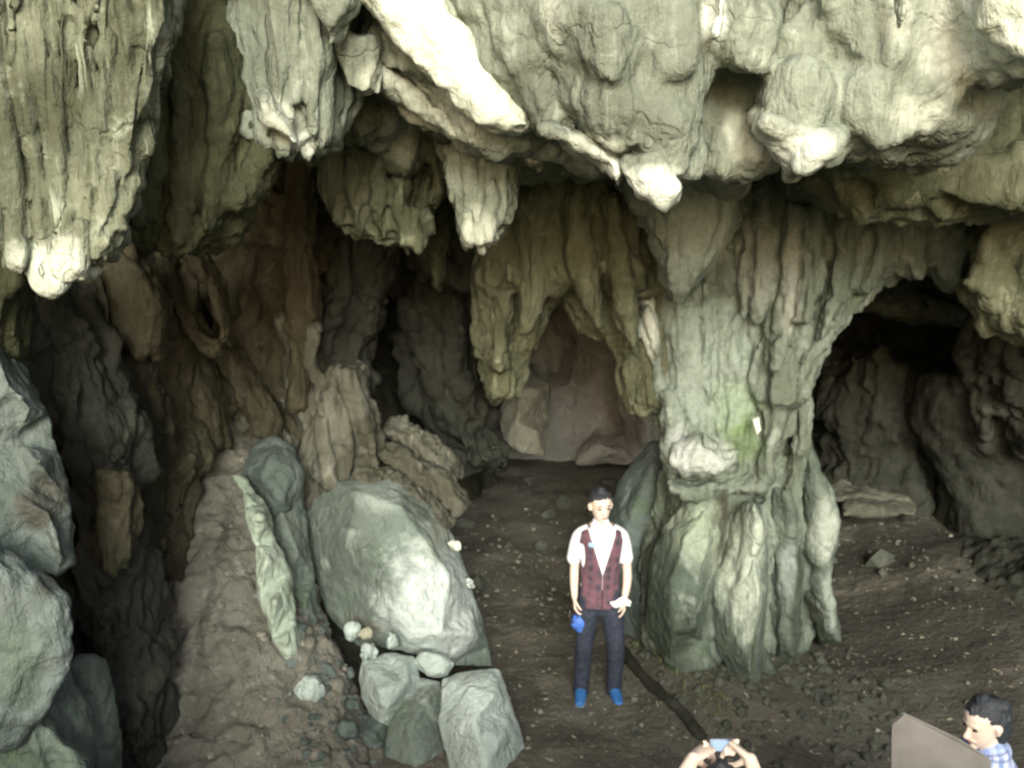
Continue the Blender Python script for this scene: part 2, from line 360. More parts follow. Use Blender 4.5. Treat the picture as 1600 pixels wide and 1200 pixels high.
M_SOIL = rock('dark_soil_painted_shade', (.180, .168, .140), (.105, .098, .08), (.26, .245, .21), streak=.0, bump=.7, sc=1.6, rgh=.95, crack=0, patches=[((1450, 1010, 8.2), (380, 200), (.065, .065, .054), .85), ((1480, 880, 9.8), (300, 140), (.05, .05, .042), .85), ((800, 1100, 7.1), (60, 150), (.09, .085, .07), .6), ((760, 800, 11), (50, 60), (.08, .075, .06), .6)])  # dark patches paint floor shade into the soil, mainly on the right
M_RSOIL = M_SOIL
M_BOUNCE_GRASS = plain('unseen_bounce_grass', (.22, .26, .10), .9, (.28, .28, .13), 2)
M_PALEG = rock('pale_green_limestone', (.42, .48, .40), (.24, .29, .23), (.58, .64, .56), (.16, .22, .10), .05, streak=.5)
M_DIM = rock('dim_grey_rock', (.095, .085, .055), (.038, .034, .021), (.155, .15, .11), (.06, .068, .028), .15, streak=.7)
M_STONE = rock('dull_cream_stone', (.38, .37, .31), (.22, .21, .17), (.48, .47, .41), streak=.3, bump=.8)
M_RUB = plain('damp_rubble', (.10, .105, .085), .9, (.05, .055, .045), 7)
M_MOSS = plain('green_moss', (.14, .24, .06), .95, (.10, .17, .05), 30, .6)

MS = {'ceil': (M_CEIL,), 'curtain': (M_CURT,), 'flute': (M_DARK, M_CLUS, M_PILL, M_ROOT, M_DIM), 'wall': (M_WALL, M_BLACK), 'rock': (M_BASE, M_BLUE, M_PALEG), 'boulder': (M_BOUL, M_GRN), 'smooth': (M_WHITE, M_CREAM)}
# ================================================================ SETTING
def heightfield(name, xs, ys, zf, mat, kind='structure', thick=None):
    X, Yg = np.meshgrid(xs, ys); Z = zf(X, Yg)
    P = np.stack([X, Yg, Z], -1); r, q = X.shape
    i = np.arange(r - 1)[:, None] * q; j = np.arange(q - 1)[None]
    F = np.stack([i + j, i + j + 1, i + q + j + 1, i + q + j], -1).reshape(-1, 4).tolist()
    me = bpy.data.meshes.new(name); me.from_pydata(P.reshape(-1, 3).tolist(), [], F); me.update()
    me.polygons.foreach_set('use_smooth', [True] * len(F)); me.materials.append(mat)
    o = bpy.data.objects.new(name, me); col.objects.link(o); tag(o, kind=kind)
    if thick:
        s = o.modifiers.new('s', 'SOLIDIFY'); s.thickness = thick; s.offset = -1 if thick > 0 else -1
    return o

def sm(x, a, b):
    t = np.clip((x - a) / (b - a), 0, 1); return t * t * (3 - 2 * t)
TR0, TR1 = atz(975, 1022), atz(1092, 1152)
def ground_z(X, Y):
    X = np.asarray(X, float); Y = np.asarray(Y, float)
    z = 2.45 * (1 - sm(Y, .6, 4.2)) - .6 * sm(-Y, 0, 12) * 0
    z = z + .35 * sm(Y, 9, 14) * 0
    # trench running from behind the man towards the camera
    d = TR1[:2] - TR0[:2]; L = np.linalg.norm(d); d = d / L
    u = (X - TR0[0]) * d[0] + (Y - TR0[1]) * d[1]; v = -(X - TR0[0]) * d[1] + (Y - TR0[1]) * d[0]
    tr = np.exp(-(v / .085) ** 4) * sm(u, -.1, .3) * (1 - sm(u, L + .1, L + .6))
    z = z - .05 * tr
    # rubble rise round the foot of the pillar
    z = z + .22 * np.exp(-(((X - 1.75) / .75) ** 2 + ((Y - 7.3) / .8) ** 2))
    # right slope
    z = z + .35 * sm(X, 2.6, 4.6) * sm(Y, 4, 7)
    z = z + .25 * sm(-X, 1.0, 2.6) * sm(Y, 4, 6.5)
    P = np.stack([X, Y, X * 0], -1)
    z = z + fbm(P * 1.1, 3) * .09 + fbm(P * 4, 3, .6) * .018 + fbm(P * 13, 3, .7, True) * .016 * sm(Y, 4, 5)
    return z
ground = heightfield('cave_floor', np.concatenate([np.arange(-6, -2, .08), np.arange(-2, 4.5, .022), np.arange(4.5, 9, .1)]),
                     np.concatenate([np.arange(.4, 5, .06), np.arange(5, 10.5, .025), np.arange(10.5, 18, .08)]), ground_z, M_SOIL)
out = heightfield('unseen_bounce_ground', np.arange(-90, 91, 3.), np.arange(-120, 1.0, 2.), lambda X, Y: 2.42 - .25 * sm(-Y, 0, 6) + .0 * X, M_BOUNCE_GRASS)  # unseen grass behind the camera, added to bounce light onto the ceiling

def sheet(ctrl, res=.04, fl=None, amp=(.9, .18), rough=(5, .03), thick=.35, slant=0.):
    """ctrl: rows of (x,y,Y). A rock face through these points, closed behind."""
    A = np.array([[at(*p) for p in r] for r in ctrl])
    nr, nc = A.shape[:2]
    h = np.linalg.norm(np.diff(A, axis=0), axis=-1).mean() * (nr - 1); wd = np.linalg.norm(np.diff(A, axis=1), axis=-1).mean() * (nc - 1)
    m, n = int(h / res), int(wd / res)
    B = np.stack([catmull(A[:, c], np.linspace(0, nr - 1, m)) for c in range(nc)], 1)
    P = np.stack([catmull(B[r], np.linspace(0, nc - 1, n)) for r in range(m)], 0)
    N = gridn(P, False); 
    if (N[m // 2, n // 2] @ (P[m // 2, n // 2] - CAM)) > 0: N = -N
    P = P + N * (fbm(P * amp[0] + 3, 4, .5, True) * amp[1] * 1.5)[..., None]
    if fl:
        Q = P.copy(); Q[..., 0] += slant * Q[..., 2]; Q = Q * np.array([fl[0], fl[0], fl[0] * .15])
        P = P + N * ((np.abs(perlin(Q)) * 2.2 - .5) * fl[1] + (np.abs(perlin(Q * 2.3 + 9)) * 2.2 - .5) * fl[1] * .5)[..., None]
    P = P + N * (fbm(P * rough[0], 3, .55, True) * rough[1])[..., None]
    Bk = P - N * thick
    V = np.vstack([P.reshape(-1, 3), Bk.reshape(-1, 3)]); k = m * n
    i = np.arange(m - 1)[:, None] * n; j = np.arange(n - 1)[None]
    F = np.stack([i + j, i + j + 1, i + n + j + 1, i + n + j], -1).reshape(-1, 4)
    F2 = F[:, ::-1] + k
    faces = F.tolist() + F2.tolist()
    edge = [(c, c + 1) for c in range(n - 1)] + [(r * n + n - 1, (r + 1) * n + n - 1) for r in range(m - 1)] + \
           [((m - 1) * n + c + 1, (m - 1) * n + c) for c in range(n - 1)] [::-1] + [((r + 1) * n, r * n) for r in range(m - 1)][::-1]
    faces += [(b, a, a + k, b + k) for a, b in edge]
    return V, faces

# far left wall, descending folds
XS = [-330, -100, 60, 200, 340, 460, 580, 690, 780]
def wl(y, Ys): return [(x, y, d) for x, d in zip(XS, Ys)]
lw = sheet([wl(120, [5.0, 6.0, 7.2, 8.4, 9.4, 10.4, 11.4, 12.4, 13]),
            wl(380, [4.8, 5.6, 6.8, 8.0, 9.0, 10.0, 11.2, 12.0, 12.8]),
            wl(620, [4.7, 5.3, 6.2, 7.4, 8.5, 9.6, 10.8, 11.8, 12.8]),
            wl(860, [4.6, 5.0, 5.6, 6.8, 8.0, 9.0, 10.0, 11.2, 12.6]),
            wl(1300, [4.5, 4.8, 5.0, 5.8, 7.0, 8.0, 9.0, 10.5, 12.0])], fl=(3.2, .10), slant=.35, thick=.5)
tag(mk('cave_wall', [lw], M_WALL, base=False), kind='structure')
XB = [700, 800, 900, 1000, 1120]
bw = sheet([[(x, y, Y) for x in XB] for y, Y in ((330, 13.2), (480, 13.9), (620, 14.2), (760, 13.9), (860, 13.6))], amp=(.7, .10), thick=.5)
tag(mk('cave_wall', [bw], M_BACK, base=False), kind='structure')
XR = [1080, 1250, 1400, 1560, 1750, 2050]
rw = sheet([[(x, y, Y - max(0, (x - 1400)) * .005) for x in XR] for y, Y in ((250, 12.5), (420, 13.6), (600, 13.4), (760, 12.4), (900, 11.8))], amp=(.7, .35), thick=.5)
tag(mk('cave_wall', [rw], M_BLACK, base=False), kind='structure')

# draped fill joining the folds of the left wall down to the earth bank
fill = [rows([(330, 200, 520, 8.6), (450, 190, 520, 8.7), (560, 200, 520, 8.6), (660, 220, 530, 8.6), (760, 220, 520, 8.4)], t=.35, fl=(4, .1), lump=(1.6, .12)),
        rows([(430, 120, 300, 7.5), (600, 160, 310, 7.5), (760, 180, 300, 7.2), (900, 190, 280, 6.9)], t=.3, fl=(5, .08), lump=(1.6, .1))]
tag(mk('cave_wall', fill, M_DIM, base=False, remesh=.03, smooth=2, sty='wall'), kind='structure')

# roof: a rock slab behind the hanging rim, and side walls closing the chamber
def roof_z(X, Y):
    P = np.stack([X, Y, X * 0 + 4], -1)
    return 5.0 - .10 * (Y - 5) + fbm(P * .8, 4, .5, True) * .45
o = heightfield('cave_roof', np.arange(-7, 9.5, .07), np.arange(4.5, 18, .07), roof_z, M_CLUS)
s = o.modifiers.new('s', 'SOLIDIFY'); s.thickness = 1.2; s.offset = 1
def slab(x, y0, y1, z0, z1, th, seed):
    return ringmesh(np.array([[x, (y0 + y1) / 2, z] for z in np.linspace(z0, z1, 4)]), np.array([[0, (y1 - y0) / 2, 0]] * 4), np.array([[th, 0, 0]] * 4), .12, 5, (2, .12), (.7, .5), (3, .06), None, seed=seed)
tag(mk('cave_wall', [slab(-5.6, 2.5, 18, -1, 6.5, .7, 91)], M_WALL, base=False), kind='structure')
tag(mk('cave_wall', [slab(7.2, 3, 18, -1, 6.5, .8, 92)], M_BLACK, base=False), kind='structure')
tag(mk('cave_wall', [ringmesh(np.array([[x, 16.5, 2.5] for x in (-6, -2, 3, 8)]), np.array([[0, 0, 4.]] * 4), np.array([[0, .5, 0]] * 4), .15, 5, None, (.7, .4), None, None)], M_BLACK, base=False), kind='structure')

# ================================================================ CEILING MASSES (one rock roof rim)
ceil = []
def C(*a, **k): ceil.append(rows(*a, **k))
k1 = dict(lump=(2.4, .11), rough=(6, .03), fl=(6, .03))
C([(-330, 520, 1120), (-80, 540, 1110), (0, 560, 1105), (70, 590, 1100), (150, 640, 1095), (215, 720, 1085)], Y=5.5, t=.5, **k1)      # field behind
C([(-330, 640, 920), (-80, 690, 920), (0, 705, 915), (80, 755, 910), (150, 795, 900), (198, 830, 895)], Y=4.75, t=.32, fl=(9, .035), lump=(2, .08), rough=(7, .02))
C([(-330, 850, 1120), (-80, 850, 1110), (50, 868, 1105), (130, 890, 1095), (190, 905, 1086), (238, 935, 1080), (262, 962, 1072)], Y=4.6, t=.38, **k1)
C([(5, 905, 985), (50, 900, 992), (95, 905, 990), (128, 925, 975)], Y=4.25, t=.14, fl=(8, .01), lump=(3, .04), rough=(9, .012))
C([(0, 1010, 1085), (60, 1005, 1092), (110, 1015, 1085)], Y=4.3, t=.12, fl=(8, .01), lump=(3, .04), rough=(9, .012))
C([(140, 905, 1080), (190, 915, 1082), (225, 950, 1078)], Y=4.35, t=.15, fl=(8, .02), lump=(3, .05), rough=(9, .015))
C([(-330, 1060, 1200), (40, 1068, 1190), (120, 1078, 1185), (220, 1080, 1172), (285, 1085, 1166)], Y=5.3, t=.4, **k1)
C([(-330, 1090, 1760), (-80, 1095, 1720), (0, 1100, 1700), (50, 1150, 1640), (80, 1200, 1560)], Y=5.0, t=.45, **k1)
C([(-40, 1095, 1215), (30, 1100, 1212), (70, 1106, 1200), (98, 1125, 1185), (110, 1140, 1165)], Y=4.45, t=.2, fl=(8, .015), lump=(3, .05), rough=(8, .02))
C([(20, 1215, 1500), (65, 1185, 1510), (110, 1172, 1506), (150, 1175, 1497), (190, 1190, 1482), (214, 1215, 1450), (230, 1262, 1400)], Y=4.75, t=.45, fl=(5, .02), lump=(3, .14), rough=(7, .035))
C([(-60, 1280, 1420), (0, 1285, 1430), (60, 1300, 1420), (100, 1330, 1400)], Y=4.4, t=.2, lump=(3, .08), rough=(8, .02), fl=None)
C([(-60, 1400, 1500), (20, 1400, 1505), (80, 1410, 1500), (110, 1440, 1480)], Y=4.45, t=.2, lump=(3, .08), rough=(8, .02), fl=None)
C([(110, 1195, 1300), (150, 1185, 1300), (190, 1195, 1290), (212, 1215, 1265)], Y=4.4, t=.16, lump=(4, .05), rough=(8, .02), fl=None)
C([(130, 1300, 1400), (170, 1300, 1410), (205, 1320, 1410), (228, 1340, 1390)], Y=4.4, t=.18, lump=(4, .05), rough=(8, .02), fl=None)
ceil.append(fold([(1390, 190, 12), (1430, 185, 22), (1470, 160, 24), (1492, 125, 12)], Y=4.35, lump=(4, .04)))
ceil.append(fold([(1400, 205, 14), (1440, 205, 16), (1478, 180, 12)], Y=4.4))
C([(-330, 1480, 1900), (0, 1488, 1880), (50, 1495, 1800), (90, 1515, 1700), (112, 1545, 1610), (122, 1560, 1580)], Y=4.2, t=.3, fl=(6, .02), lump=(2.4, .08), rough=(7, .02))
C([(-330, 540, 700), (60, 560, 760), (130, 600, 800), (185, 680, 830), (225, 760, 860)], Y=5.15, t=.3, **k1)
C([(-330, 1060, 1250), (60, 1060, 1240), (150, 1070, 1230), (210, 1080, 1210), (262, 1090, 1180)], Y=4.95, t=.3, **k1)
C([(-330, 1180, 1560), (60, 1180, 1560), (150, 1180, 1560), (200, 1190, 1530), (226, 1230, 1480)], Y=4.95, t=.4, fl=(6, .02), lump=(1.6, .05), rough=(7, .03))
ro = mk('cave_ceiling', ceil, M_CEIL, base=False, remesh=.026, smooth=4, sty='ceil'); tag(ro, kind='structure')

c2 = [rows([(60, 1440, 2000), (150, 1430, 2000), (220, 1400, 2000), (280, 1250, 2000), (300, 1240, 2000)], Y=6.0, t=.5, lump=(2.2, .16), rough=(6, .03), fl=(6, .03)),
      rows([(220, 1180, 1300), (250, 1230, 1560), (275, 1260, 1640), (290, 1300, 1660)], Y=5.9, t=.35, lump=(2.4, .1), rough=(6, .03), fl=(6, .03)),
      rows([(250, 1555, 2000), (330, 1545, 2000), (400, 1520, 2000), (450, 1500, 2000), (480, 1520, 1960), (520, 1575, 1900)], Y=6.7, t=.45, lump=(2.2, .14), rough=(6, .03), fl=(6, .04)),
      fold([(1440, 235, 18), (1500, 250, 22), (1560, 275, 20), (1590, 310, 14)], Y=5.6)]
tag(mk('cave_ceiling', c2, M_CLUS, base=False, remesh=.03, smooth=3, sty='ceil'), kind='structure')

c3 = [rows([(60, 560, 1000), (150, 500, 1010), (210, 480, 1010), (250, 480, 980)], Y=6.9, t=.5, lump=(2, .14), fl=(6, .04)),
      rows([(-330, 330, 640), (0, 345, 640), (80, 350, 640), (150, 380, 650), (190, 400, 640)], Y=5.9, t=.4, lump=(2, .12), fl=(6, .04)),
      fold([(560, 80, 30), (600, 110, 34), (650, 150, 34), (700, 195, 30)], Y=5.5, t=.2),
      fold([(600, 60, 22), (650, 100, 28), (690, 140, 20)], Y=5.2, t=.15)]
tag(mk('cave_ceiling', c3, M_CLUS, base=False, remesh=.03, smooth=3, sty='ceil'), kind='structure')
# high back ceiling over the dark recess and over the right chamber
c4 = [rows([(120, 380, 980), (230, 400, 960), (330, 480, 900), (400, 600, 860), (440, 680, 800)], Y=9.6, t=.5, lump=(1.6, .2), fl=(4, .08)),
      rows([(300, 1250, 1900), (400, 1280, 1900), (440, 1340, 1900)], Y=10, t=.6, lump=(1.6, .2), fl=(4, .05))]
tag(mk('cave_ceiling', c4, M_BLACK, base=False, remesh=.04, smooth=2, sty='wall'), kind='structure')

# ================================================================ HANGING THINGS
MSTY = {m.name: k for k, v in MS.items() for m in v}
def thing(name, label, cat, pieces, mat, group=None, remesh=.02, smooth=3, parts=(), sty=None, slant=(0, 0)):
    o = mk(name, pieces, mat, remesh=remesh, smooth=smooth, sty=sty or MSTY.get(mat.name, 'rock'), slant=slant); tag(o, label, cat, group)
    for pn, pp, pm in parts: mk(pn, pp, pm, parent=o, remesh=.012, smooth=2, sty='smooth')
    return o
GS = 'stalactites and drapery hanging from the cave ceiling'
T = dict(t=.11, lump=(2.5, .02), fl=(16, .008), rough=(12, .01))
def fx(p): return fold(p, Y=3.9, **T)
cur = [rows([(-330, -190, 300), (-140, -170, 285), (0, -150, 268), (100, -130, 256), (200, -100, 228), (300, -70, 186), (350, -30, 165)], Y=4.26, t=.24, fl=(9, .04), lump=(1.6, .04), rough=(9, .012)),
       fx([(-40, -120, 30), (-25, 150, 32), (5, 300, 24), (28, 400, 9)]), fx([(25, -120, 22), (25, 120, 24), (45, 290, 22), (55, 400, 10)]),
       fx([(72, -120, 20), (72, 100, 22), (82, 260, 20), (78, 400, 18), (75, 430, 16)]), fx([(110, -120, 15), (108, 80, 17), (108, 250, 17), (98, 380, 15), (92, 425, 10)]),
       fx([(150, -120, 14), (146, 60, 16), (145, 220, 15), (133, 340, 13), (122, 418, 11)]), fx([(183, -120, 12), (180, 60, 13), (172, 220, 12), (160, 300, 9), (150, 370, 6)]),
       fx([(213, -120, 12), (210, 60, 13), (203, 180, 12), (192, 270, 9), (178, 335, 5)]), fx([(245, -120, 13), (243, 40, 14), (232, 150, 12), (215, 250, 8), (205, 290, 4)]),
       fx([(190, 270, 9), (185, 320, 13), (168, 370, 11), (155, 405, 5)])]
thing('stone_curtain', 'broad pale curtain of vertical stone folds hanging at the left edge, pale clustered tip', 'stalactite', cur, M_CURT, GS, remesh=.015, smooth=1,
      parts=[('calcite_tip', [fold([(70, 392, 12), (74, 425, 22), (76, 445, 20)], Y=3.86, t=.07), fold([(90, 400, 6), (92, 435, 9), (90, 450, 7)], Y=3.82, t=.03), fold([(126, 350, 9), (125, 400, 10), (122, 422, 9)], Y=3.79, t=.03), fold([(104, 360, 9), (97, 405, 10), (92, 422, 8)], Y=3.80, t=.03)], M_CURT)])

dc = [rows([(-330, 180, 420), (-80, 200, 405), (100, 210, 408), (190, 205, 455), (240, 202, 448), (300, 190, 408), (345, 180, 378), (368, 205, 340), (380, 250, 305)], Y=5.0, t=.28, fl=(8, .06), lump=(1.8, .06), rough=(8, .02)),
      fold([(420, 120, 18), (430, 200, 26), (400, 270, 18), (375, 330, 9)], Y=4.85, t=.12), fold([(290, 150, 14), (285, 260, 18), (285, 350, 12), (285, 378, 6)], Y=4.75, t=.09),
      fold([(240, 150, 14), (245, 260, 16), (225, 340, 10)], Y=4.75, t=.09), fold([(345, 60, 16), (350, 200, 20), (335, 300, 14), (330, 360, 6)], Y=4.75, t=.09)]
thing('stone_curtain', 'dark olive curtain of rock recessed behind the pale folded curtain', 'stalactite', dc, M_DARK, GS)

h1 = [rows([(-330, 340, 510), (-80, 350, 505), (0, 361, 508), (80, 368, 520), (140, 380, 530), (180, 395, 530), (208, 405, 522), (228, 440, 508), (240, 460, 482)], Y=5.0, t=.25, fl=(8, .035), lump=(2.5, .07), rough=(8, .015)),
      fold([(385, -80, 16), (385, 30, 18), (392, 110, 18), (405, 170, 12), (410, 190, 6)], Y=4.8), fold([(440, -60, 22), (440, 40, 24), (445, 120, 24), (440, 190, 16)], Y=4.72, t=.1),
      fold([(490, -60, 20), (492, 60, 22), (495, 140, 20), (500, 200, 14), (502, 225, 6)], Y=4.78, t=.1), fold([(468, 205, 9), (467, 230, 7), (466, 244, 5)], Y=4.74)]
thing('stalactite', 'bulky double lobed stalactite with a pale patch and a small drip point', 'stalactite', h1, M_CEIL, GS, sty='curtain',
      parts=[('pale_patch', [fold([(412, 150, 9), (425, 185, 20), (448, 205, 16), (463, 222, 8)], Y=4.60, t=.08)], M_CEIL)])
thing('stalactite', 'narrow wedge shaped stalactite just right of the bulky double lobed one', 'stalactite',
      [rows([(-330, 500, 590), (-60, 505, 590), (60, 505, 578), (120, 508, 573), (160, 515, 566), (190, 527, 552), (212, 534, 541)], Y=5.2, t=.16, fl=(9, .02), lump=(3, .04), rough=(9, .012))], M_CEIL, GS)
thing('stalactite', 'short stubby pendant at the top edge left of the white flowstone band', 'stalactite',
      [rows([(-330, 480, 565), (-60, 485, 565), (10, 492, 556), (45, 503, 540), (72, 516, 530)], Y=4.6, t=.12, lump=(3, .04), fl=(9, .012)),
       rows([(60, 525, 600), (95, 528, 602), (125, 540, 600), (148, 560, 590)], Y=4.9, t=.12, lump=(3, .05), fl=(9, .02))], M_CEIL, GS)
thing('flowstone_ridge', 'pale diagonal ridge of flowstone ending above the ragged long stalactite', 'flowstone',
      [fold([(580, 100, 14), (625, 138, 20), (665, 170, 19), (702, 198, 14), (722, 216, 6)], Y=5.05, t=.14, lump=(4, .03))], M_CEIL, sty='cal')

cl = [rows([(130, 530, 650), (180, 512, 665), (240, 505, 668), (300, 505, 664), (340, 518, 660), (366, 555, 656), (380, 605, 655)], Y=6.6, t=.28, fl=(9, .06), lump=(2.5, .07), rough=(8, .02)),
      fold([(525, 230, 14), (522, 290, 16), (530, 345, 8)], Y=6.35, t=.1), fold([(560, 220, 14), (555, 300, 16), (562, 362, 8)], Y=6.3, t=.1), fold([(595, 240, 12), (592, 320, 14), (600, 374, 8)], Y=6.28, t=.1),
      fold([(630, 250, 14), (625, 320, 14), (632, 380, 8)], Y=6.25, t=.1), fold([(648, 330, 9), (650, 365, 10), (652, 390, 5)], Y=6.2),
      rows([(165, 575, 650), (195, 580, 668), (225, 595, 668), (250, 610, 658), (266, 628, 645)], Y=6.25, t=.2, fl=(9, .02), lump=(3, .05)),
      fold([(680, 230, 18), (688, 270, 16), (683, 300, 12), (675, 318, 6)], Y=6.3, t=.12)]
thing('dripstone_cluster', 'olive cluster of drooping ribbed dripstone between the double lobed and the ragged stalactite', 'stalactite', cl, M_CLUS, GS)
st = [rows([(130, 672, 822), (190, 682, 818), (235, 692, 815), (290, 706, 806), (330, 712, 795), (360, 716, 780), (378, 724, 764)], Y=5.7, t=.24, fl=(8, .03), lump=(3, .04), rough=(9, .02)),
      fold([(735, 210, 18), (738, 270, 20), (740, 340, 19), (740, 374, 13)], Y=5.5, t=.1), fold([(778, 220, 18), (778, 280, 19), (772, 335, 15), (758, 374, 9)], Y=5.48, t=.1)]
thing('stalactite', 'long ragged stalactite with a broken off pale tip near the middle of the ceiling', 'stalactite', st, M_CEIL, GS,
      sty='curtain', parts=[('broken_tip', [fold([(768, 280, 6), (768, 320, 12), (758, 350, 13), (750, 376, 10)], Y=5.40, t=.05), fold([(732, 335, 8), (733, 362, 11), (735, 377, 8)], Y=5.42, t=.05)], M_CEIL)])
thing('stalactite', 'small blunt pendant below the lower end of the white flowstone band', 'stalactite',
      [rows([(170, 770, 880), (205, 780, 872), (235, 805, 860), (256, 830, 846)], Y=5.25, t=.15, lump=(4, .05))], M_CLUS, GS)
thing('flowstone_band', 'smooth bright white flowstone band running diagonally down from the top edge', 'flowstone',
      [loft([(310, -330, 530, -350), (520, -60, 665, -90), (562, 5, 692, -15), (618, 68, 724, 44), (676, 126, 758, 98), (712, 168, 788, 136), (750, 197, 814, 164), (800, 210, 832, 188)], Y=4.70, t=.20, fl=(5, .012), lump=(3, .03), rough=(8, .01))], M_WHITE, sty='cal')
thing('flowstone_ledge', 'cream diagonal rock lip ending in a small point above the passage', 'flowstone',
      [loft([(845, 208, 870, 190), (895, 238, 925, 215), (935, 262, 962, 240), (955, 282, 972, 266), (960, 294, 966, 290)], Y=4.42, t=.14, fl=(8, .012), lump=(3, .03)),], M_CEIL, sty='cal')
thing('calcite_tooth', 'broken bright white tooth of calcite under the ceiling right of the cream lip', 'calcite',
      [rows([(245, 968, 1055), (268, 972, 1062), (290, 990, 1066), (308, 1012, 1066), (318, 1034, 1058)], Y=4.3, t=.12, fl=None, lump=(3, .04), rough=(9, .01), chisel=(4, .2))], M_CEIL, sty='cal')
thing('calcite_streak', 'white vertical streak of calcite at the top edge above the brown recess', 'calcite',
      [rows([(-120, 1118, 1150), (0, 1116, 1142), (30, 1112, 1140), (58, 1106, 1138), (64, 1112, 1130)], Y=4.2, t=.05, fl=None, lump=(3, .02), rough=(9, .006))], M_CEIL, sty='cal')
thing('flowstone_lip', 'pale hanging lip with a downward point under the large rounded bowl of ceiling rock', 'flowstone',
      [loft([(1172, 170, 1186, 164, 4.55), (1178, 198, 1212, 186), (1195, 222, 1300, 200), (1212, 240, 1306, 222), (1226, 258, 1275, 246), (1238, 276, 1252, 272)], Y=4.35, t=.15, fl=None, lump=(3, .05), rough=(8, .01))], M_CEIL, sty='cal')
thing('calcite_block', 'large blown out white calcite block in the top right corner', 'calcite',
      [rows([(-330, 1530, 1800), (-60, 1525, 1760), (20, 1524, 1720), (60, 1532, 1690), (88, 1560, 1640)], Y=3.95, t=.16, fl=None, lump=(2, .04), rough=(8, .008))], M_WHITE, sty='cal')
thing('calcite_patch', 'small pale calcite lump on the top edge left of the white corner block', 'calcite',
      [rows([(-120, 1395, 1425), (10, 1392, 1422), (45, 1390, 1418), (55, 1400, 1412)], Y=4.1, t=.06, fl=None, lump=(3, .02), rough=(9, .006))], M_CEIL, sty='cal')

# upper flare left of the pillar and its two hanging ends
up = [rows([(180, 800, 1010, 7.4), (250, 775, 1015), (320, 765, 1025), (380, 760, 1040), (430, 760, 1050)], Y=7.8, t=.4, fl=(8, .06), lump=(2.5, .1), rough=(7, .03)),
      rows([(380, 735, 875), (440, 738, 874), (490, 745, 862), (530, 750, 845), (575, 755, 822), (605, 760, 800), (626, 765, 778)], Y=8.4, t=.35, fl=(8, .05), lump=(2.5, .1), rough=(7, .03)),
      rows([(380, 865, 1050), (440, 875, 1050), (485, 888, 1050), (515, 915, 1050), (535, 950, 1050), (575, 968, 1050), (620, 974, 1050), (640, 985, 1030)], Y=8.1, t=.35, fl=(8, .05), lump=(2.5, .08), rough=(7, .03)),
      fold([(900, 300, 22), (905, 380, 24), (920, 450, 20), (935, 510, 10)], Y=7.4, t=.16), fold([(955, 310, 20), (965, 400, 22), (975, 470, 18), (985, 540, 12)], Y=7.4, t=.16),
      fold([(850, 330, 22), (845, 400, 24), (835, 460, 18), (820, 520, 12)], Y=7.6, t=.16), fold([(800, 330, 18), (790, 420, 20), (785, 500, 16), (780, 570, 12)], Y=7.9, t=.16),
      fold([(985, 560, 12), (985, 600, 11), (988, 632, 6)], Y=7.7)]
thing('rock_drapery', 'mottled olive drapery arching from the ceiling over the brown passage', 'rock drapery', up, M_CLUS, GS)

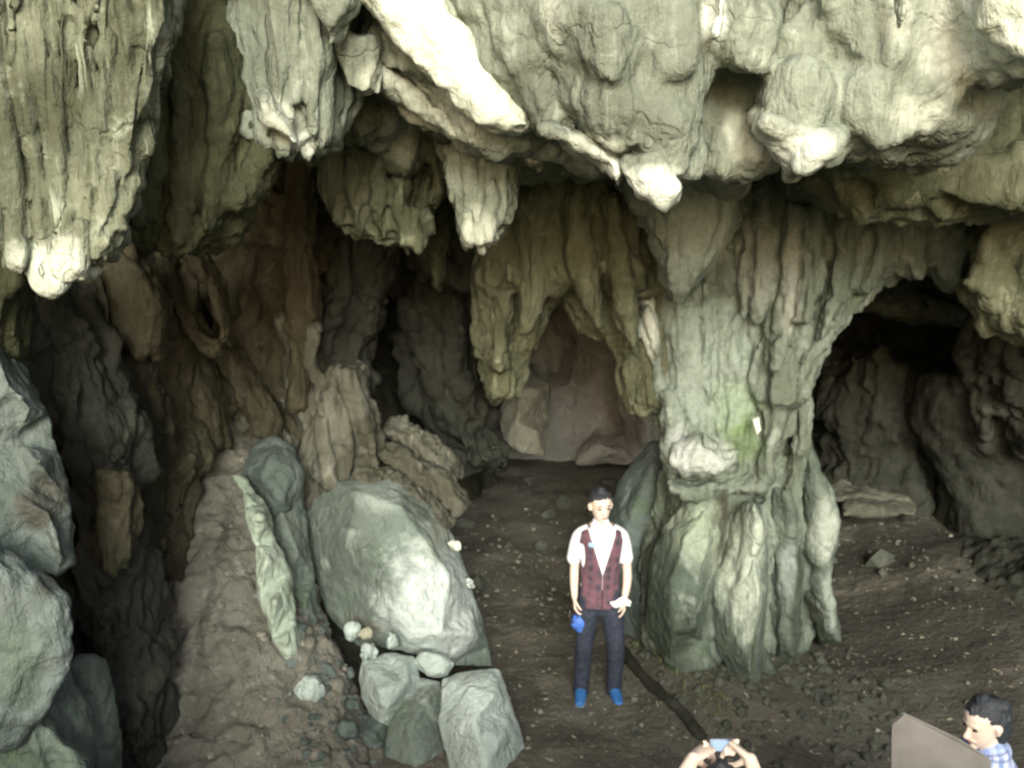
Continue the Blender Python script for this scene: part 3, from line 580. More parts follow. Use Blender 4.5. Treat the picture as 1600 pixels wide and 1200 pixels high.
# ================================================================ PILLAR
pil = [rows([(120, 900, 1340), (180, 940, 1300), (250, 960, 1275), (330, 985, 1258), (400, 1000, 1262), (470, 1008, 1265), (540, 1018, 1252), (600, 1024, 1232), (660, 1034, 1226), (720, 1044, 1232), (790, 1040, 1245), (850, 1020, 1255)], Y=8.1, t=.45, fl=(8, .07), lump=(2.2, .08), rough=(8, .025)),
       rows([(230, 1150, 1570), (280, 1150, 1562), (320, 1150, 1552), (370, 1160, 1527), (405, 1165, 1500), (430, 1165, 1400), (460, 1170, 1350), (500, 1175, 1305), (560, 1180, 1266), (620, 1180, 1250)], Y=7.7, t=.32, fl=(9, .06), lump=(2.2, .08), rough=(8, .025)),
       fold([(1490, 330, 26), (1485, 380, 24), (1480, 420, 16), (1488, 440, 7)], Y=7.5, t=.15), fold([(1425, 330, 24), (1425, 390, 20), (1425, 420, 12), (1422, 432, 6)], Y=7.5, t=.15),
       fold([(1380, 330, 22), (1370, 400, 20), (1345, 450, 14)], Y=7.4, t=.15), fold([(1325, 330, 22), (1315, 420, 20), (1290, 490, 14), (1275, 530, 8)], Y=7.35, t=.15),
       fold([(1270, 330, 20), (1265, 420, 20), (1250, 500, 14)], Y=7.3, t=.15),
       rows([(250, 950, 1180), (295, 968, 1165), (340, 998, 1152), (385, 1018, 1128), (425, 1034, 1098), (455, 1044, 1070), (466, 1050, 1060)], Y=7.02, t=.24, fl=(10, .03), lump=(2, .03), rough=(10, .012)),
       fold([(1195, 320, 16), (1195, 420, 18), (1185, 480, 14), (1180, 500, 8)], Y=7.5), fold([(1232, 320, 15), (1232, 430, 17), (1222, 520, 15), (1208, 575, 9)], Y=7.4, t=.12),
       fold([(1165, 400, 14), (1165, 450, 12), (1160, 495, 5)], Y=7.6), fold([(1255, 470, 12), (1250, 540, 12), (1240, 620, 9), (1235, 680, 6)], Y=7.6),
       fold([(1070, 480, 30), (1075, 560, 34), (1085, 640, 34), (1090, 700, 30)], Y=7.85, t=.18), fold([(1140, 500, 26), (1145, 580, 28), (1150, 660, 30), (1160, 730, 26)], Y=7.8, t=.18),
       fold([(1010, 470, 12), (1015, 520, 13), (1025, 570, 10), (1035, 620, 9)], Y=7.75), fold([(1045, 620, 16), (1050, 680, 16), (1055, 730, 18)], Y=7.7, t=.12),
       fold([(1205, 600, 20), (1210, 660, 20), (1195, 730, 16), (1190, 780, 12)], Y=7.6, t=.14), fold([(1255, 620, 12), (1255, 670, 14), (1245, 720, 14), (1240, 790, 12)], Y=7.7),
       # foot buttresses
       rows([(700, 1060, 1235), (760, 1050, 1240), (800, 1035, 1250), (860, 1012, 1255), (920, 1000, 1255), (1000, 992, 1265), (1080, 985, 1265), (1140, 1000, 1250)], Y=8.15, t=.42, sup=2, fl=(3, .05), lump=(1.6, .08)),
       rows([(745, 1085, 1190), (775, 1060, 1196), (810, 1042, 1198), (860, 1024, 1200), (920, 1010, 1200), (970, 1005, 1196), (1020, 1015, 1195), (1070, 1035, 1200), (1120, 1050, 1205)], Y=7.95, t=.40, sup=1.8, fl=(3, .06), lump=(1.6, .10), rough=(6, .02)),
       loft([(1085, 768, 1150, 760), (1050, 810, 1140, 800), (1028, 860, 1125, 860), (1018, 930, 1120, 940), (1040, 1000, 1120, 1010)], Y=7.65, t=.3, sup=1.7, fl=None, lump=(2.5, .05)),
       loft([(1152, 790, 1176, 788), (1140, 840, 1192, 840), (1122, 890, 1199, 880), (1108, 950, 1194, 940), (1112, 1010, 1188, 1000), (1140, 1060, 1190, 1060), (1165, 1110, 1190, 1115)], Y=7.45, t=.38, sup=1.35, fl=None, lump=(3, .05)),
       loft([(1205, 770, 1230, 770), (1208, 830, 1243, 830), (1210, 890, 1250, 890), (1205, 950, 1252, 950), (1206, 1010, 1250, 1010), (1195, 1080, 1240, 1080)], Y=7.85, t=.26, sup=1.5, fl=(5, .03), lump=(3, .05)),
       loft([(1236, 690, 1262, 690), (1240, 750, 1282, 750), (1246, 800, 1300, 800), (1248, 850, 1296, 850), (1252, 890, 1288, 890), (1262, 940, 1299, 940), (1285, 1000, 1306, 1000)], Y=7.95, t=.26, sup=1.6, fl=(5, .02), lump=(3, .05)),
       loft([(1045, 990, 1120, 1000), (1035, 1050, 1125, 1060), (1050, 1110, 1140, 1120)], Y=7.5, t=.2, fl=None, lump=(4, .08)), fold([(1185, 1020, 16), (1205, 1070, 18), (1210, 1120, 14)], Y=7.4, t=.12)]
PX = atz(1150, 1060)
pillar = empty('rock_pillar', (PX[0], 8.1, 0), 'massive green grey rock pillar with spreading root like foot beside the standing man', 'rock pillar')
mk('shaft', pil[:20], M_PILL, parent=pillar, remesh=.02, smooth=4, sty='flute')
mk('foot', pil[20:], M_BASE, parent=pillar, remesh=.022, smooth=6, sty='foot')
mk('foot_boulder', [facet([(1090, 772, 7.7), (1150, 764, 7.7), (1146, 820, 7.6), (1126, 870, 7.5), (1112, 930, 7.45), (1100, 1010, 7.4), (1045, 1050, 7.4), (1008, 980, 7.6), (1014, 890, 7.65), (1036, 822, 7.7)],
     [(1100, 800, 7.35), (1070, 840, 7.25), (1105, 850, 7.25), (1050, 910, 7.2), (1085, 930, 7.15), (1050, 990, 7.2), (1085, 980, 7.15)], .5),
    facet([(1156, 802, 7.5), (1178, 796, 7.5), (1194, 850, 7.45), (1201, 915, 7.4), (1194, 990, 7.35), (1190, 1100, 7.2), (1160, 1085, 7.2), (1122, 1020, 7.35), (1108, 950, 7.45), (1126, 880, 7.5)],
     [(1168, 840, 7.2), (1180, 890, 7.05), (1188, 930, 7.02), (1150, 920, 7.15), (1178, 985, 6.98), (1140, 980, 7.15), (1170, 1040, 6.95)], .5)], M_BASE, parent=pillar, remesh=.016, smooth=3, sty='boulder')
mk('pale_ridge', [loft([(1270, 772, 1288, 768), (1280, 815, 1301, 815), (1272, 860, 1294, 862), (1276, 920, 1296, 920), (1290, 985, 1304, 985)], Y=7.82, t=.12, fl=None, lump=(4, .03))], M_BASE, parent=pillar, remesh=.014, smooth=3, sty='foot')
mk('calcite_streak', [fold([(1010, 482, 6), (1018, 520, 9), (1026, 552, 7)], Y=7.66, t=.06), fold([(992, 500, 5), (998, 525, 6)], Y=7.68, t=.05)], M_PILL, parent=pillar, remesh=.012, sty='cal')
mk('flowstone_ledge', [loft([(1048, 690, 1055, 728), (1062, 690, 1072, 742), (1098, 672, 1090, 744), (1125, 702, 1118, 738), (1152, 706, 1150, 722)], Y=7.55, t=.16, fl=None, lump=(4, .06), rough=(9, .02), chisel=(5, .15)),
                       loft([(1100, 700, 1098, 672), (1112, 702, 1114, 676), (1120, 700, 1122, 688)], Y=7.45, t=.08, fl=None)], M_PILL, parent=pillar, remesh=.012, smooth=3, sty='cal')
mk('lower_ledge', [loft([(1045, 742, 1050, 768), (1085, 752, 1090, 776), (1130, 742, 1140, 764), (1190, 735, 1195, 760)], Y=7.66, t=.2, fl=None, lump=(4, .04), rough=(9, .012))], M_PILL, parent=pillar, remesh=.014, smooth=3, sty='cal')

thing('leaning_slab', 'grey green rock slab leaning against the pillar foot behind the man', 'rock',
      [facet([(1018, 686, 8.8), (1050, 690, 8.7), (1085, 740, 8.6), (1085, 900, 8.4), (1050, 1050, 8.1), (985, 1040, 8.2), (955, 960, 8.4), (938, 880, 8.6), (938, 820, 8.7), (965, 755, 8.8)],
             [(1015, 735, 8.4), (985, 800, 8.3), (1040, 800, 8.2), (965, 880, 8.3), (1010, 930, 8.05), (1040, 1000, 7.95)], .5)], M_BLUE, sty='boulder')

# ================================================================ RIGHT CHAMBER ROCKS
GR_ = 'dark rocks in the right hand chamber'
def rk(name, label, pieces, mat=M_BLACK, **k): return thing(name, label, 'rock', pieces, mat, GR_, remesh=.03, **k)
rk('rock_mass', 'dim hump of rock in the darkness right behind the pillar',
   [rows([(560, 1300, 1380), (620, 1285, 1430), (700, 1275, 1460), (780, 1270, 1480), (850, 1270, 1500)], Y=11.3, t=.8, lump=(1.5, .2), fl=(4, .05))])
rk('rock_mass', 'brownish sloping boulder at the right edge of the dark chamber',
   [rows([(590, 1430, 1500), (660, 1425, 1560), (740, 1460, 1720), (830, 1480, 1800), (920, 1520, 1850), (980, 1580, 1850)], Y=10.3, t=.8, lump=(1.2, .12), fl=(2, .05))], M_BLACK, sty='rock')
rk('rock_mass', 'dark ledge of rock under the ragged fringe at the far right',
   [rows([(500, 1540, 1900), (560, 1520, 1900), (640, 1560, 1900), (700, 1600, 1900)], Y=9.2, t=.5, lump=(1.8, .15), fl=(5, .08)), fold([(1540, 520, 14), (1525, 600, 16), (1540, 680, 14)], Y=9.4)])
rk('rock_lip', 'pale grey rock lip catching light deep in the right chamber',
   [loft([(1300, 470, 1300, 440), (1400, 500, 1400, 455), (1500, 510, 1510, 470), (1600, 500, 1620, 460)], Y=11.5, t=.3, lump=(2, .1)), fold([(1480, 600, 8), (1505, 585, 12), (1525, 575, 8)], Y=10.4)], M_BASE)
for i, (yy, xa, xb, YY) in enumerate(((748, 1310, 1370, 10.9), (768, 1300, 1420, 10.6), (790, 1320, 1430, 10.3))):
    thing('stone_ledge', ('highest and shortest', 'middle', 'lowest')[i] + ' of three faint grey ledges deep in the right chamber', 'ledge',
          [loft([(xa, yy - 4, xa, yy + 8), ((xa + xb) / 2, yy - 6, (xa + xb) / 2, yy + 9), (xb, yy - 3, xb, yy + 9)], Y=YY, t=.25, fl=None, lump=(3, .03), rough=(8, .01))], M_ROOT, 'faint ledges in the right chamber', remesh=.02, sty='rock')
rk('rock_bank', 'low dark rock bank beyond the black crevice on the right',
   [loft([(1290, 845, 1290, 880, 10.4), (1380, 850, 1385, 885, 10.2), (1480, 855, 1490, 915, 9.6), (1580, 870, 1600, 965, 8.9), (1720, 890, 1730, 1010, 8.2)], t=.7, fl=None, lump=(1.0, .10))], M_BLACK, sty='earth')

# ================================================================ PASSAGE
thing('stone_block', 'pale upright angular stone block standing in the passage mouth', 'rock',
      [facet([(796, 592, 11.9), (830, 586, 12), (862, 596, 12), (858, 650, 11.9), (860, 690, 11.8), (852, 714, 11.6), (815, 708, 11.4), (786, 690, 11.5), (778, 650, 11.7)],
             [(815, 605, 11.6), (845, 610, 11.65), (808, 660, 11.4), (840, 680, 11.4)], .6)], M_STONE, smooth=1, sty='boulder')

for pts, inn, lab in (([(905, 700, 13.2), (935, 672, 13.5), (975, 680, 13.5), (990, 722, 13.1), (900, 724, 13.0)], [(935, 695, 12.9), (965, 705, 12.9)], 'low dim rock lying against the far wall of the passage'),
                      ([(960, 560, 14.0), (1010, 540, 14.0), (1060, 600, 13.8), (1060, 730, 13.3), (985, 728, 13.3), (970, 640, 13.7)], [(1000, 600, 13.4), (1010, 680, 13.0)], 'tall shadowed rock face at the right side of the passage'),
                      ([(830, 470, 13.9), (880, 470, 14.0), (905, 540, 13.9), (890, 600, 13.9), (850, 610, 13.8), (825, 560, 13.7)], [(865, 520, 13.4), (870, 580, 13.5)], 'dark bulge of rock high on the left of the passage wall')):
    thing('rock_mass', lab, 'rock', [facet(pts, inn, .6)], M_BACK, None, smooth=4, remesh=.03, sty='rock')
thing('rock_buttress', 'dark slanting rock buttress with long streaks left of the passage', 'rock',
      [rows([(380, 590, 770), (460, 612, 765), (540, 630, 762), (620, 655, 758), (680, 690, 765), (720, 720, 790)], Y=10.4, t=.5, fl=(6, .1), lump=(1.8, .12)),
       fold([(640, 480, 16), (665, 560, 18), (700, 640, 18), (735, 700, 14)], Y=10, t=.2), fold([(700, 500, 14), (715, 580, 18), (742, 650, 14)], Y=10, t=.2)], M_BLACK, remesh=.03)
# ================================================================ LEFT: COLUMNS, ROOTS, BOULDERS
thing('stone_column', 'slender pale grey stone column standing in the dark recess', 'stone column',
      [rows([(200, 455, 496), (260, 452, 496), (330, 446, 497), (420, 443, 496), (480, 448, 494), (530, 450, 492), (580, 452, 490), (640, 455, 488)], Y=8.2, t=.17, fl=(8, .02), lump=(2.5, .03), rough=(9, .01))], M_DIM, sty='flute')
thing('stone_column', 'broad dark ribbed column right of the slender pale one', 'stone column',
      [rows([(330, 505, 615), (400, 498, 605), (470, 500, 592), (540, 500, 575), (600, 505, 565)], Y=8.8, t=.3, fl=(7, .07), lump=(2, .08))], M_BLACK)
thing('stone_column', 'short dark pendant column behind the ragged stalactite', 'stone column',
      [rows([(320, 662, 705), (380, 664, 702), (430, 672, 700), (455, 680, 694)], Y=7.6, t=.14)], M_DARK)
rt = [rows([(580, 512, 556), (630, 495, 574), (680, 480, 588), (730, 474, 596), (790, 470, 600)], Y=8.1, t=.32, fl=(7, .06), lump=(2.5, .08)),
      fold([(540, 590, 14), (565, 650, 12), (585, 710, 10), (590, 750, 9)], Y=7.8), fold([(520, 640, 12), (540, 700, 12), (545, 750, 10)], Y=7.75),
      fold([(505, 660, 10), (510, 710, 16), (518, 760, 16)], Y=7.7), fold([(455, 500, 16), (470, 580, 24), (488, 650, 20), (495, 720, 14)], Y=8.3, t=.2),
      fold([(490, 515, 10), (485, 560, 14), (500, 600, 12)], Y=8.1), fold([(430, 490, 16), (440, 560, 18), (455, 640, 14)], Y=8.5, t=.15)]
thing('rock_roots', 'gnarled root like brown rock rising from behind the large pale boulder', 'rock', rt, M_ROOT)
GL = 'layered rock slabs beside the path'
for i, (p, lab) in enumerate((([(612, 668, 12), (650, 690, 18), (690, 718, 17), (716, 742, 9)], 'uppermost of three slanting layered rock slabs left of the path'),
                              ([(590, 702, 14), (635, 725, 20), (680, 755, 20), (722, 788, 10)], 'middle of three slanting layered rock slabs left of the path'),
                              ([(560, 738, 14), (610, 755, 20), (655, 785, 20), (692, 822, 12)], 'lowest of three slanting layered rock slabs resting on the large boulder'))):
    thing('rock_slab', lab, 'rock', [fold(p, Y=(8.4, 8.1, 7.8)[i], t=.2, lump=(3, .05), fl=(9, .02), rough=(9, .02))], M_ROOT, GL, remesh=.018)
GB = 'pale boulders piled left of the path'
bb = thing('boulder', 'largest boulder left of the path, green stained with a bare pale face', 'boulder',
      [facet([(520, 752, 7.7), (560, 738, 7.8), (618, 744, 7.8), (665, 775, 7.8), (700, 820, 7.8), (722, 870, 7.8), (742, 930, 7.7), (764, 1010, 7.7), (769, 1042, 7.6), (700, 1040, 7.3), (628, 1016, 7.2), (560, 1010, 7.3), (510, 960, 7.5), (482, 880, 7.6), (476, 800, 7.7)],
             [(560, 770, 7.35), (625, 790, 7.3), (540, 850, 7.25), (600, 880, 7.05), (668, 850, 7.15), (640, 930, 6.9), (700, 900, 7.15), (735, 990, 7.2), (690, 990, 6.95), (590, 960, 7.05), (640, 1000, 6.95)], .7)], M_GRN, GB, smooth=2, remesh=.018)

thing('boulder', 'white boulder at the bottom edge nearest the path', 'boulder',
      [facet([(690, 1062, 6.7), (720, 1048, 6.8), (780, 1046, 6.8), (800, 1100, 6.7), (818, 1160, 6.6), (834, 1220, 6.5), (845, 1290, 6.4), (715, 1290, 6.2), (700, 1200, 6.3), (684, 1130, 6.45)],
             [(735, 1075, 6.5), (775, 1085, 6.45), (740, 1130, 6.25), (785, 1150, 6.3), (760, 1200, 6.1), (800, 1240, 6.15)], .5)], M_BOUL, GB, smooth=2)

thing('boulder', 'blocky white boulder below the left end of the dark crack', 'boulder',
      [facet([(566, 1032, 6.95), (600, 1020, 7.05), (648, 1024, 7.0), (656, 1060, 6.85), (640, 1090, 6.75), (612, 1135, 6.65), (588, 1140, 6.65), (566, 1095, 6.75), (560, 1060, 6.85)],
             [(575, 1042, 6.75), (635, 1036, 6.78), (632, 1070, 6.62), (590, 1080, 6.55), (600, 1110, 6.55)], .4)], M_BOUL, GB, smooth=1)

thing('boulder', 'grey stained boulder between the two white ones at the bottom', 'boulder',
      [facet([(655, 1060, 6.9), (690, 1062, 6.85), (696, 1120, 6.7), (712, 1180, 6.6), (735, 1290, 6.4), (612, 1290, 6.3), (598, 1190, 6.45), (606, 1130, 6.6), (632, 1085, 6.75)],
             [(665, 1095, 6.6), (640, 1140, 6.45), (680, 1160, 6.45), (650, 1210, 6.25), (700, 1240, 6.25)], .4)], M_GRN, GB, smooth=2)

thing('boulder', 'low mottled boulder at the bottom edge left of the white ones', 'boulder',
      [facet([(520, 1125, 6.7), (560, 1112, 6.75), (600, 1122, 6.7), (616, 1170, 6.6), (625, 1290, 6.3), (495, 1290, 6.2), (505, 1180, 6.45)],
             [(545, 1145, 6.5), (590, 1155, 6.45), (550, 1190, 6.3), (595, 1220, 6.25)], .35)], M_BLUE, GB, smooth=2)

thing('boulder', 'small pale wedge stone lying in the dark crack between the boulders', 'boulder',
      [rows([(1024, 650, 700), (1038, 645, 712), (1052, 660, 700)], Y=6.95, t=.14, fl=None, lump=(4, .03), chisel=(4, .15))], M_BOUL, GB, remesh=.012)
thing('boulder', 'rounded grey boulder at the head of the earth bank', 'boulder',
      [facet([(392, 700, 7.60), (425, 682, 7.70), (462, 696, 7.65), (476, 735, 7.55), (474, 780, 7.50), (462, 812, 7.40), (420, 815, 7.30), (400, 775, 7.35), (372, 755, 7.45)],
             [(425, 710, 7.30), (455, 740, 7.30), (410, 740, 7.20), (440, 780, 7.15)], .5)], M_BLUE, GB, smooth=4)

thing('rock_slab', 'smooth grey slab leaning beside the earth bank', 'rock',
      [facet([(398, 775, 7.45), (440, 765, 7.55), (475, 775, 7.55), (484, 840, 7.45), (492, 900, 7.35), (500, 990, 7.15), (495, 1030, 7.05), (468, 985, 7.05), (448, 920, 7.15), (425, 850, 7.25)],
             [(440, 800, 7.25), (465, 860, 7.15), (478, 940, 7.00)], .4)], M_GRN, GB, smooth=2)

thing('rock_slab', 'thin bright edged slab standing up along the right of the earth bank', 'rock',
      [facet([(366, 742, 7.18), (384, 748, 7.18), (412, 790, 7.08), (430, 840, 6.98), (448, 900, 6.88), (462, 960, 6.78), (470, 1020, 6.68), (455, 1042, 6.58), (425, 1000, 6.58), (405, 930, 6.68), (398, 850, 6.83), (392, 800, 6.93)],
             [(405, 810, 6.78), (418, 870, 6.68), (430, 940, 6.53), (445, 1000, 6.48)], .25, cuts=5)], M_PALEG, GB, smooth=2, remesh=.014)

GP = 'small loose stones around the boulders'
for (x, y, rx, YY, m, lab) in ((712, 852, 9, 7.0, M_WHITE, 'small white stone perched on the right shoulder of the largest boulder'),
                               (484, 1078, 24, 6.5, M_BOUL, 'fist sized pale stone at the lower end of the earth bank'),
                               (508, 1050, 16, 6.7, M_BLUE, 'grey stone just above the fist sized pale stone'),
                               (552, 985, 9, 7.0, M_BOUL, 'leftmost of two small bright stones lying under the largest boulder'),
                               (570, 990, 10, 6.98, M_CREAM, 'right hand cream one of two small stones under the largest boulder'),
                               (612, 1000, 12, 6.95, M_BOUL, 'pale stone tucked against the lower left of the bare boulder face'),
                               (575, 1018, 16, 6.9, M_BOUL, 'flat white stone on top of the blocky white boulder'),
                               (545, 1052, 8, 6.8, M_BLUE, 'small grey pebble left of the blocky white boulder'),
                               (495, 1035, 10, 6.8, M_BLUE, 'small grey stone at the foot of the thin slab'),
                               (545, 1140, 16, 6.1, M_BLUE, 'small pale lump on the mottled bottom boulder'),
                               (736, 912, 8, 7.0, M_BOUL, 'tiny pale stone on the right edge of the bare boulder face')):
    thing('loose_stone', lab, 'stone', [rows([(y - rx * .7, x - rx * .6, x + rx * .6), (y - rx * .2, x - rx, x + rx * .9), (y + rx * .5, x - rx * .9, x + rx), (y + rx * .8, x - rx * .5, x + rx * .6)], Y=YY, t=rx * YY / FPX, res=.010, sup=3.5, fl=None, lump=(9, .03), rough=(16, .012), chisel=(9, .28))], m, GP, remesh=None, sty='smooth')

# earth bank
eb = rows([(640, 250, 440, 8.8, .5), (700, 215, 470, 8.4, .55), (780, 190, 470, 8.0, .6), (870, 180, 480, 7.6, .6), (960, 175, 500, 7.3, .6), (1000, 170, 515, 7.15, .6), (1050, 165, 530, 6.95, .6), (1130, 160, 575, 6.7, .6), (1200, 160, 600, 6.4, .6), (1300, 160, 620, 6.0, .6)], sup=2.6, fl=None, lump=(2.2, .08), rough=(6, .05))
tag(mk('earth_bank', [eb], M_EARTH, base=False, remesh=.025, smooth=3, sty='earth'), kind='structure')

# left wall features
GW = 'folds and lumps on the dark left wall'
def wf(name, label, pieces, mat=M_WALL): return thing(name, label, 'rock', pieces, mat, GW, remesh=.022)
wf('rock_fold', 'dim grey wedge of rock on the dark left wall below the dark olive curtain',
   [loft([(150, 400, 215, 385), (165, 450, 238, 440), (190, 505, 248, 495), (218, 545, 246, 545), (230, 560, 242, 560)], Y=6.6, t=.2, fl=(7, .03))], M_DIM)
wf('rock_fold', 'hollowed grey rock right of the dim wedge on the left wall',
   [fold([(300, 395, 14), (330, 440, 14), (350, 490, 13), (352, 530, 14)], Y=7.3, t=.15), fold([(262, 400, 14), (275, 460, 12), (310, 520, 16), (340, 545, 14)], Y=7.4, t=.15)], M_DIM)
wf('rock_fold', 'yellowish streaked fold running down to the earth bank',
   [fold([(270, 480, 18), (300, 560, 26), (320, 630, 28), (335, 690, 22)], Y=7.8, t=.25), fold([(350, 540, 14), (385, 600, 22), (420, 660, 20), (440, 700, 12)], Y=8.2, t=.2)], M_DIM)
wf('rock_fold', 'long black brown fold falling beside the near grey rock',
   [fold([(90, 440, 40), (120, 560, 50), (160, 700, 46), (190, 850, 40), (205, 1000, 36), (215, 1250, 34)], Y=6.0, t=.35, fl=(7, .05), lump=(2, .08))], M_BLACK)
wf('rock_fold', 'brown ribbed fold between the long black fold and the earth bank',
   [fold([(200, 560, 26), (225, 660, 30), (235, 760, 26), (240, 860, 20)], Y=6.8, t=.25, fl=(8, .05))], M_WALL)
wf('rock_outcrop', 'dull green knob bulging from the dark left wall',
   [rows([(740, 165, 200), (780, 155, 212), (830, 150, 216), (870, 160, 212), (890, 178, 205)], Y=5.6, t=.16)], M_DIM)
wf('rock_fold', 'dim grey folded rock at the bottom left beside the near rock',
   [fold([(60, 1060, 20), (90, 1120, 34), (100, 1200, 40), (100, 1300, 40)], Y=4.9, t=.2), fold([(140, 1040, 14), (150, 1110, 18), (165, 1200, 16), (170, 1300, 16)], Y=5.3, t=.15)], M_BASE)

# near rock at left edge
nr = [loft([(-120, 360, 42, 380), (-120, 430, 38, 440), (-120, 490, 24, 495), (-120, 540, 18, 545)], Y=4.9, t=.3, fl=(6, .04), lump=(2.5, .08))]
thing('rock_outcrop', 'greenish rock at the left edge just below the folded curtain', 'rock', nr, M_DARK)
nf = [facet([(-160, 430, 4.9), (6, 455, 5.0), (22, 540, 4.95), (52, 590, 4.9), (78, 650, 4.85), (86, 710, 4.8), (104, 780, 4.75), (112, 840, 4.7), (122, 885, 4.7), (90, 905, 4.6), (20, 880, 4.5), (-160, 880, 4.5)],
       [(-20, 520, 4.75), (15, 600, 4.6), (50, 640, 4.62), (25, 690, 4.7), (60, 720, 4.5), (20, 780, 4.5), (75, 800, 4.55), (50, 850, 4.62), (-60, 700, 4.55), (-40, 800, 4.4), (95, 860, 4.5), (40, 745, 4.62)], .5)]

thing('rock_outcrop', 'blue grey cracked rock face at the left edge', 'rock', nf, M_BLUE, remesh=.014, smooth=1)
nl = [rows([(855, -200, 15), (890, -200, 55), (930, -200, 100), (970, -200, 118), (1010, -200, 116), (1050, -200, 96), (1095, -190, 70), (1135, -160, 48), (1160, -140, 34)], Y=4.35, t=.28, sup=1.8, fl=(4, .02), lump=(2.2, .05), rough=(7, .015))]
thing('rock_outcrop', 'smooth rounded grey bulge at the lower left edge', 'rock', nl, M_BLUE)
thing('rock_outcrop', 'dark mossy rock under the smooth bulge in the lower left corner', 'rock',
      [rows([(1060, -200, 30), (1140, -200, 90), (1220, -200, 140), (1320, -200, 160)], Y=4.5, t=.2, fl=(6, .04), lump=(2.5, .08))], M_BASE)

# ================================================================ LOOSE GROUND COVER
def scatter(name, spots, fn, mat, label=None, kind='stuff'):
    vs, fs, off = [], [], 0
    for p in spots:
        v, f = fn(p); vs.append(v); fs += [tuple(i + off for i in q) for q in f]; off += len(v)
    me = bpy.data.meshes.new(name); me.from_pydata(np.vstack(vs).tolist(), [], fs); me.update(); me.materials.append(mat)
    o = bpy.data.objects.new(name, me); col.objects.link(o); return tag(o, label, kind=kind, cat='ground litter' if label else None)
ICO = None
def pebble(p):
    global ICO
    if ICO is None:
        bm = bmesh.new(); bmesh.ops.create_icosphere(bm, subdivisions=1, radius=1); ICO = (np.array([v.co[:] for v in bm.verts]), [tuple(v.index for v in f.verts) for f in bm.faces]); bm.free()
    x, y, z, r = p; v, f = ICO
    s = np.array([random.uniform(.7, 1.4), random.uniform(.7, 1.3), random.uniform(.6, 1.)]) * r
    return v * s * (1 + np.random.RandomState(int(r * 1e6) % 9999).uniform(-.25, .25, (len(v), 1))) + np.array([x, y, z + r * .3]), f
def leaf(p):
    x, y, z, r = p; a = random.uniform(0, 6.28); c, s_ = math.cos(a), math.sin(a); w = r * random.uniform(.25, .5); k = random.uniform(-.2, .5) * r
    pts = [(-r, 0, 0), (-.3 * r, w, k), (r, 0, .1 * r), (-.3 * r, -w, k)]
    return np.array([(x + c * u - s_ * v, y + s_ * u + c * v, z + .012 + h) for u, v, h in pts]), [(0, 1, 2), (0, 2, 3)]
def spots(n, x0, x1, y0, y1, r0, r1, cond=None):
    o = []
    while len(o) < n:
        x, y = random.uniform(x0, x1), random.uniform(y0, y1)
        if cond and not cond(x, y): continue
        o.append([x, y, 0, r0 + (r1 - r0) * random.random() ** 3])
    z = ground_z(np.array([p[0] for p in o]), np.array([p[1] for p in o]))
    for p, q in zip(o, z): p[2] = float(q)
    return o
M_PEB = plain('grey_gravel', (.30, .285, .24), .9, (.09, .085, .07), 9)
M_LEAF = plain('pale_dry_leaf', (.55, .52, .42), .8, (.22, .19, .13), 6)
M_TWIG = plain('green_twig', (.14, .18, .08), .8, (.10, .10, .05), 12)
scatter('gravel', spots(1500, -1.2, 5.2, 4.8, 12, .005, .026), pebble, M_PEB, 'small grey gravel and crumbs of rock strewn over the cave floor')
scatter('gravel', spots(700, .9, 3.0, 5.9, 8.0, .006, .05), pebble, M_RUB, 'coarse mossy rubble heaped round the foot of the pillar')
scatter('dry_leaves', spots(1100, -.8, 4.2, 4.9, 10.5, .012, .035), leaf, M_LEAF, 'pale dry leaves and bits of litter on the dark floor')
from mathutils.bvhtree import BVHTree
def onto(names, poly, n, r0, r1):
    tr = []
    for o in scene.objects:
        if o.type == 'MESH' and o.name.split('.')[0] in names: tr.append((BVHTree.FromObject(o, bpy.context.evaluated_depsgraph_get()), Matrix.Translation(o.location)))
    out_ = []
    while len(out_) < n:
        x, y = random.uniform(poly[0], poly[1]), random.uniform(poly[2], poly[3]); d = Vector(ray(x, y)).normalized(); best = None
        for b, M in tr:
            h = b.ray_cast(Vector(CAM) - M.translation, d)
            if h[0] is not None and (best is None or h[3] < best[1]): best = (h[0] + M.translation, h[3], h[1])
        if best is None or best[2].z < .35: n -= 1; continue
        out_.append([*best[0], r0 + (r1 - r0) * random.random() ** 3])
    return out_
scatter('gravel', onto(('earth_bank',), (230, 560, 680, 1200), 380, .006, .035), pebble, M_PEB, 'small stones and clods lying on the brown earth bank')
scatter('gravel', onto(('earth_bank',), (430, 640, 940, 1200), 260, .01, .055), pebble, M_BLUE, 'broken pale stones packed between the boulders')
scatter('gravel', spots(120, -.9, 4.6, 8.5, 13.4, .03, .13), pebble, M_RUB, 'larger dark stones lying towards the back of the cave floor')
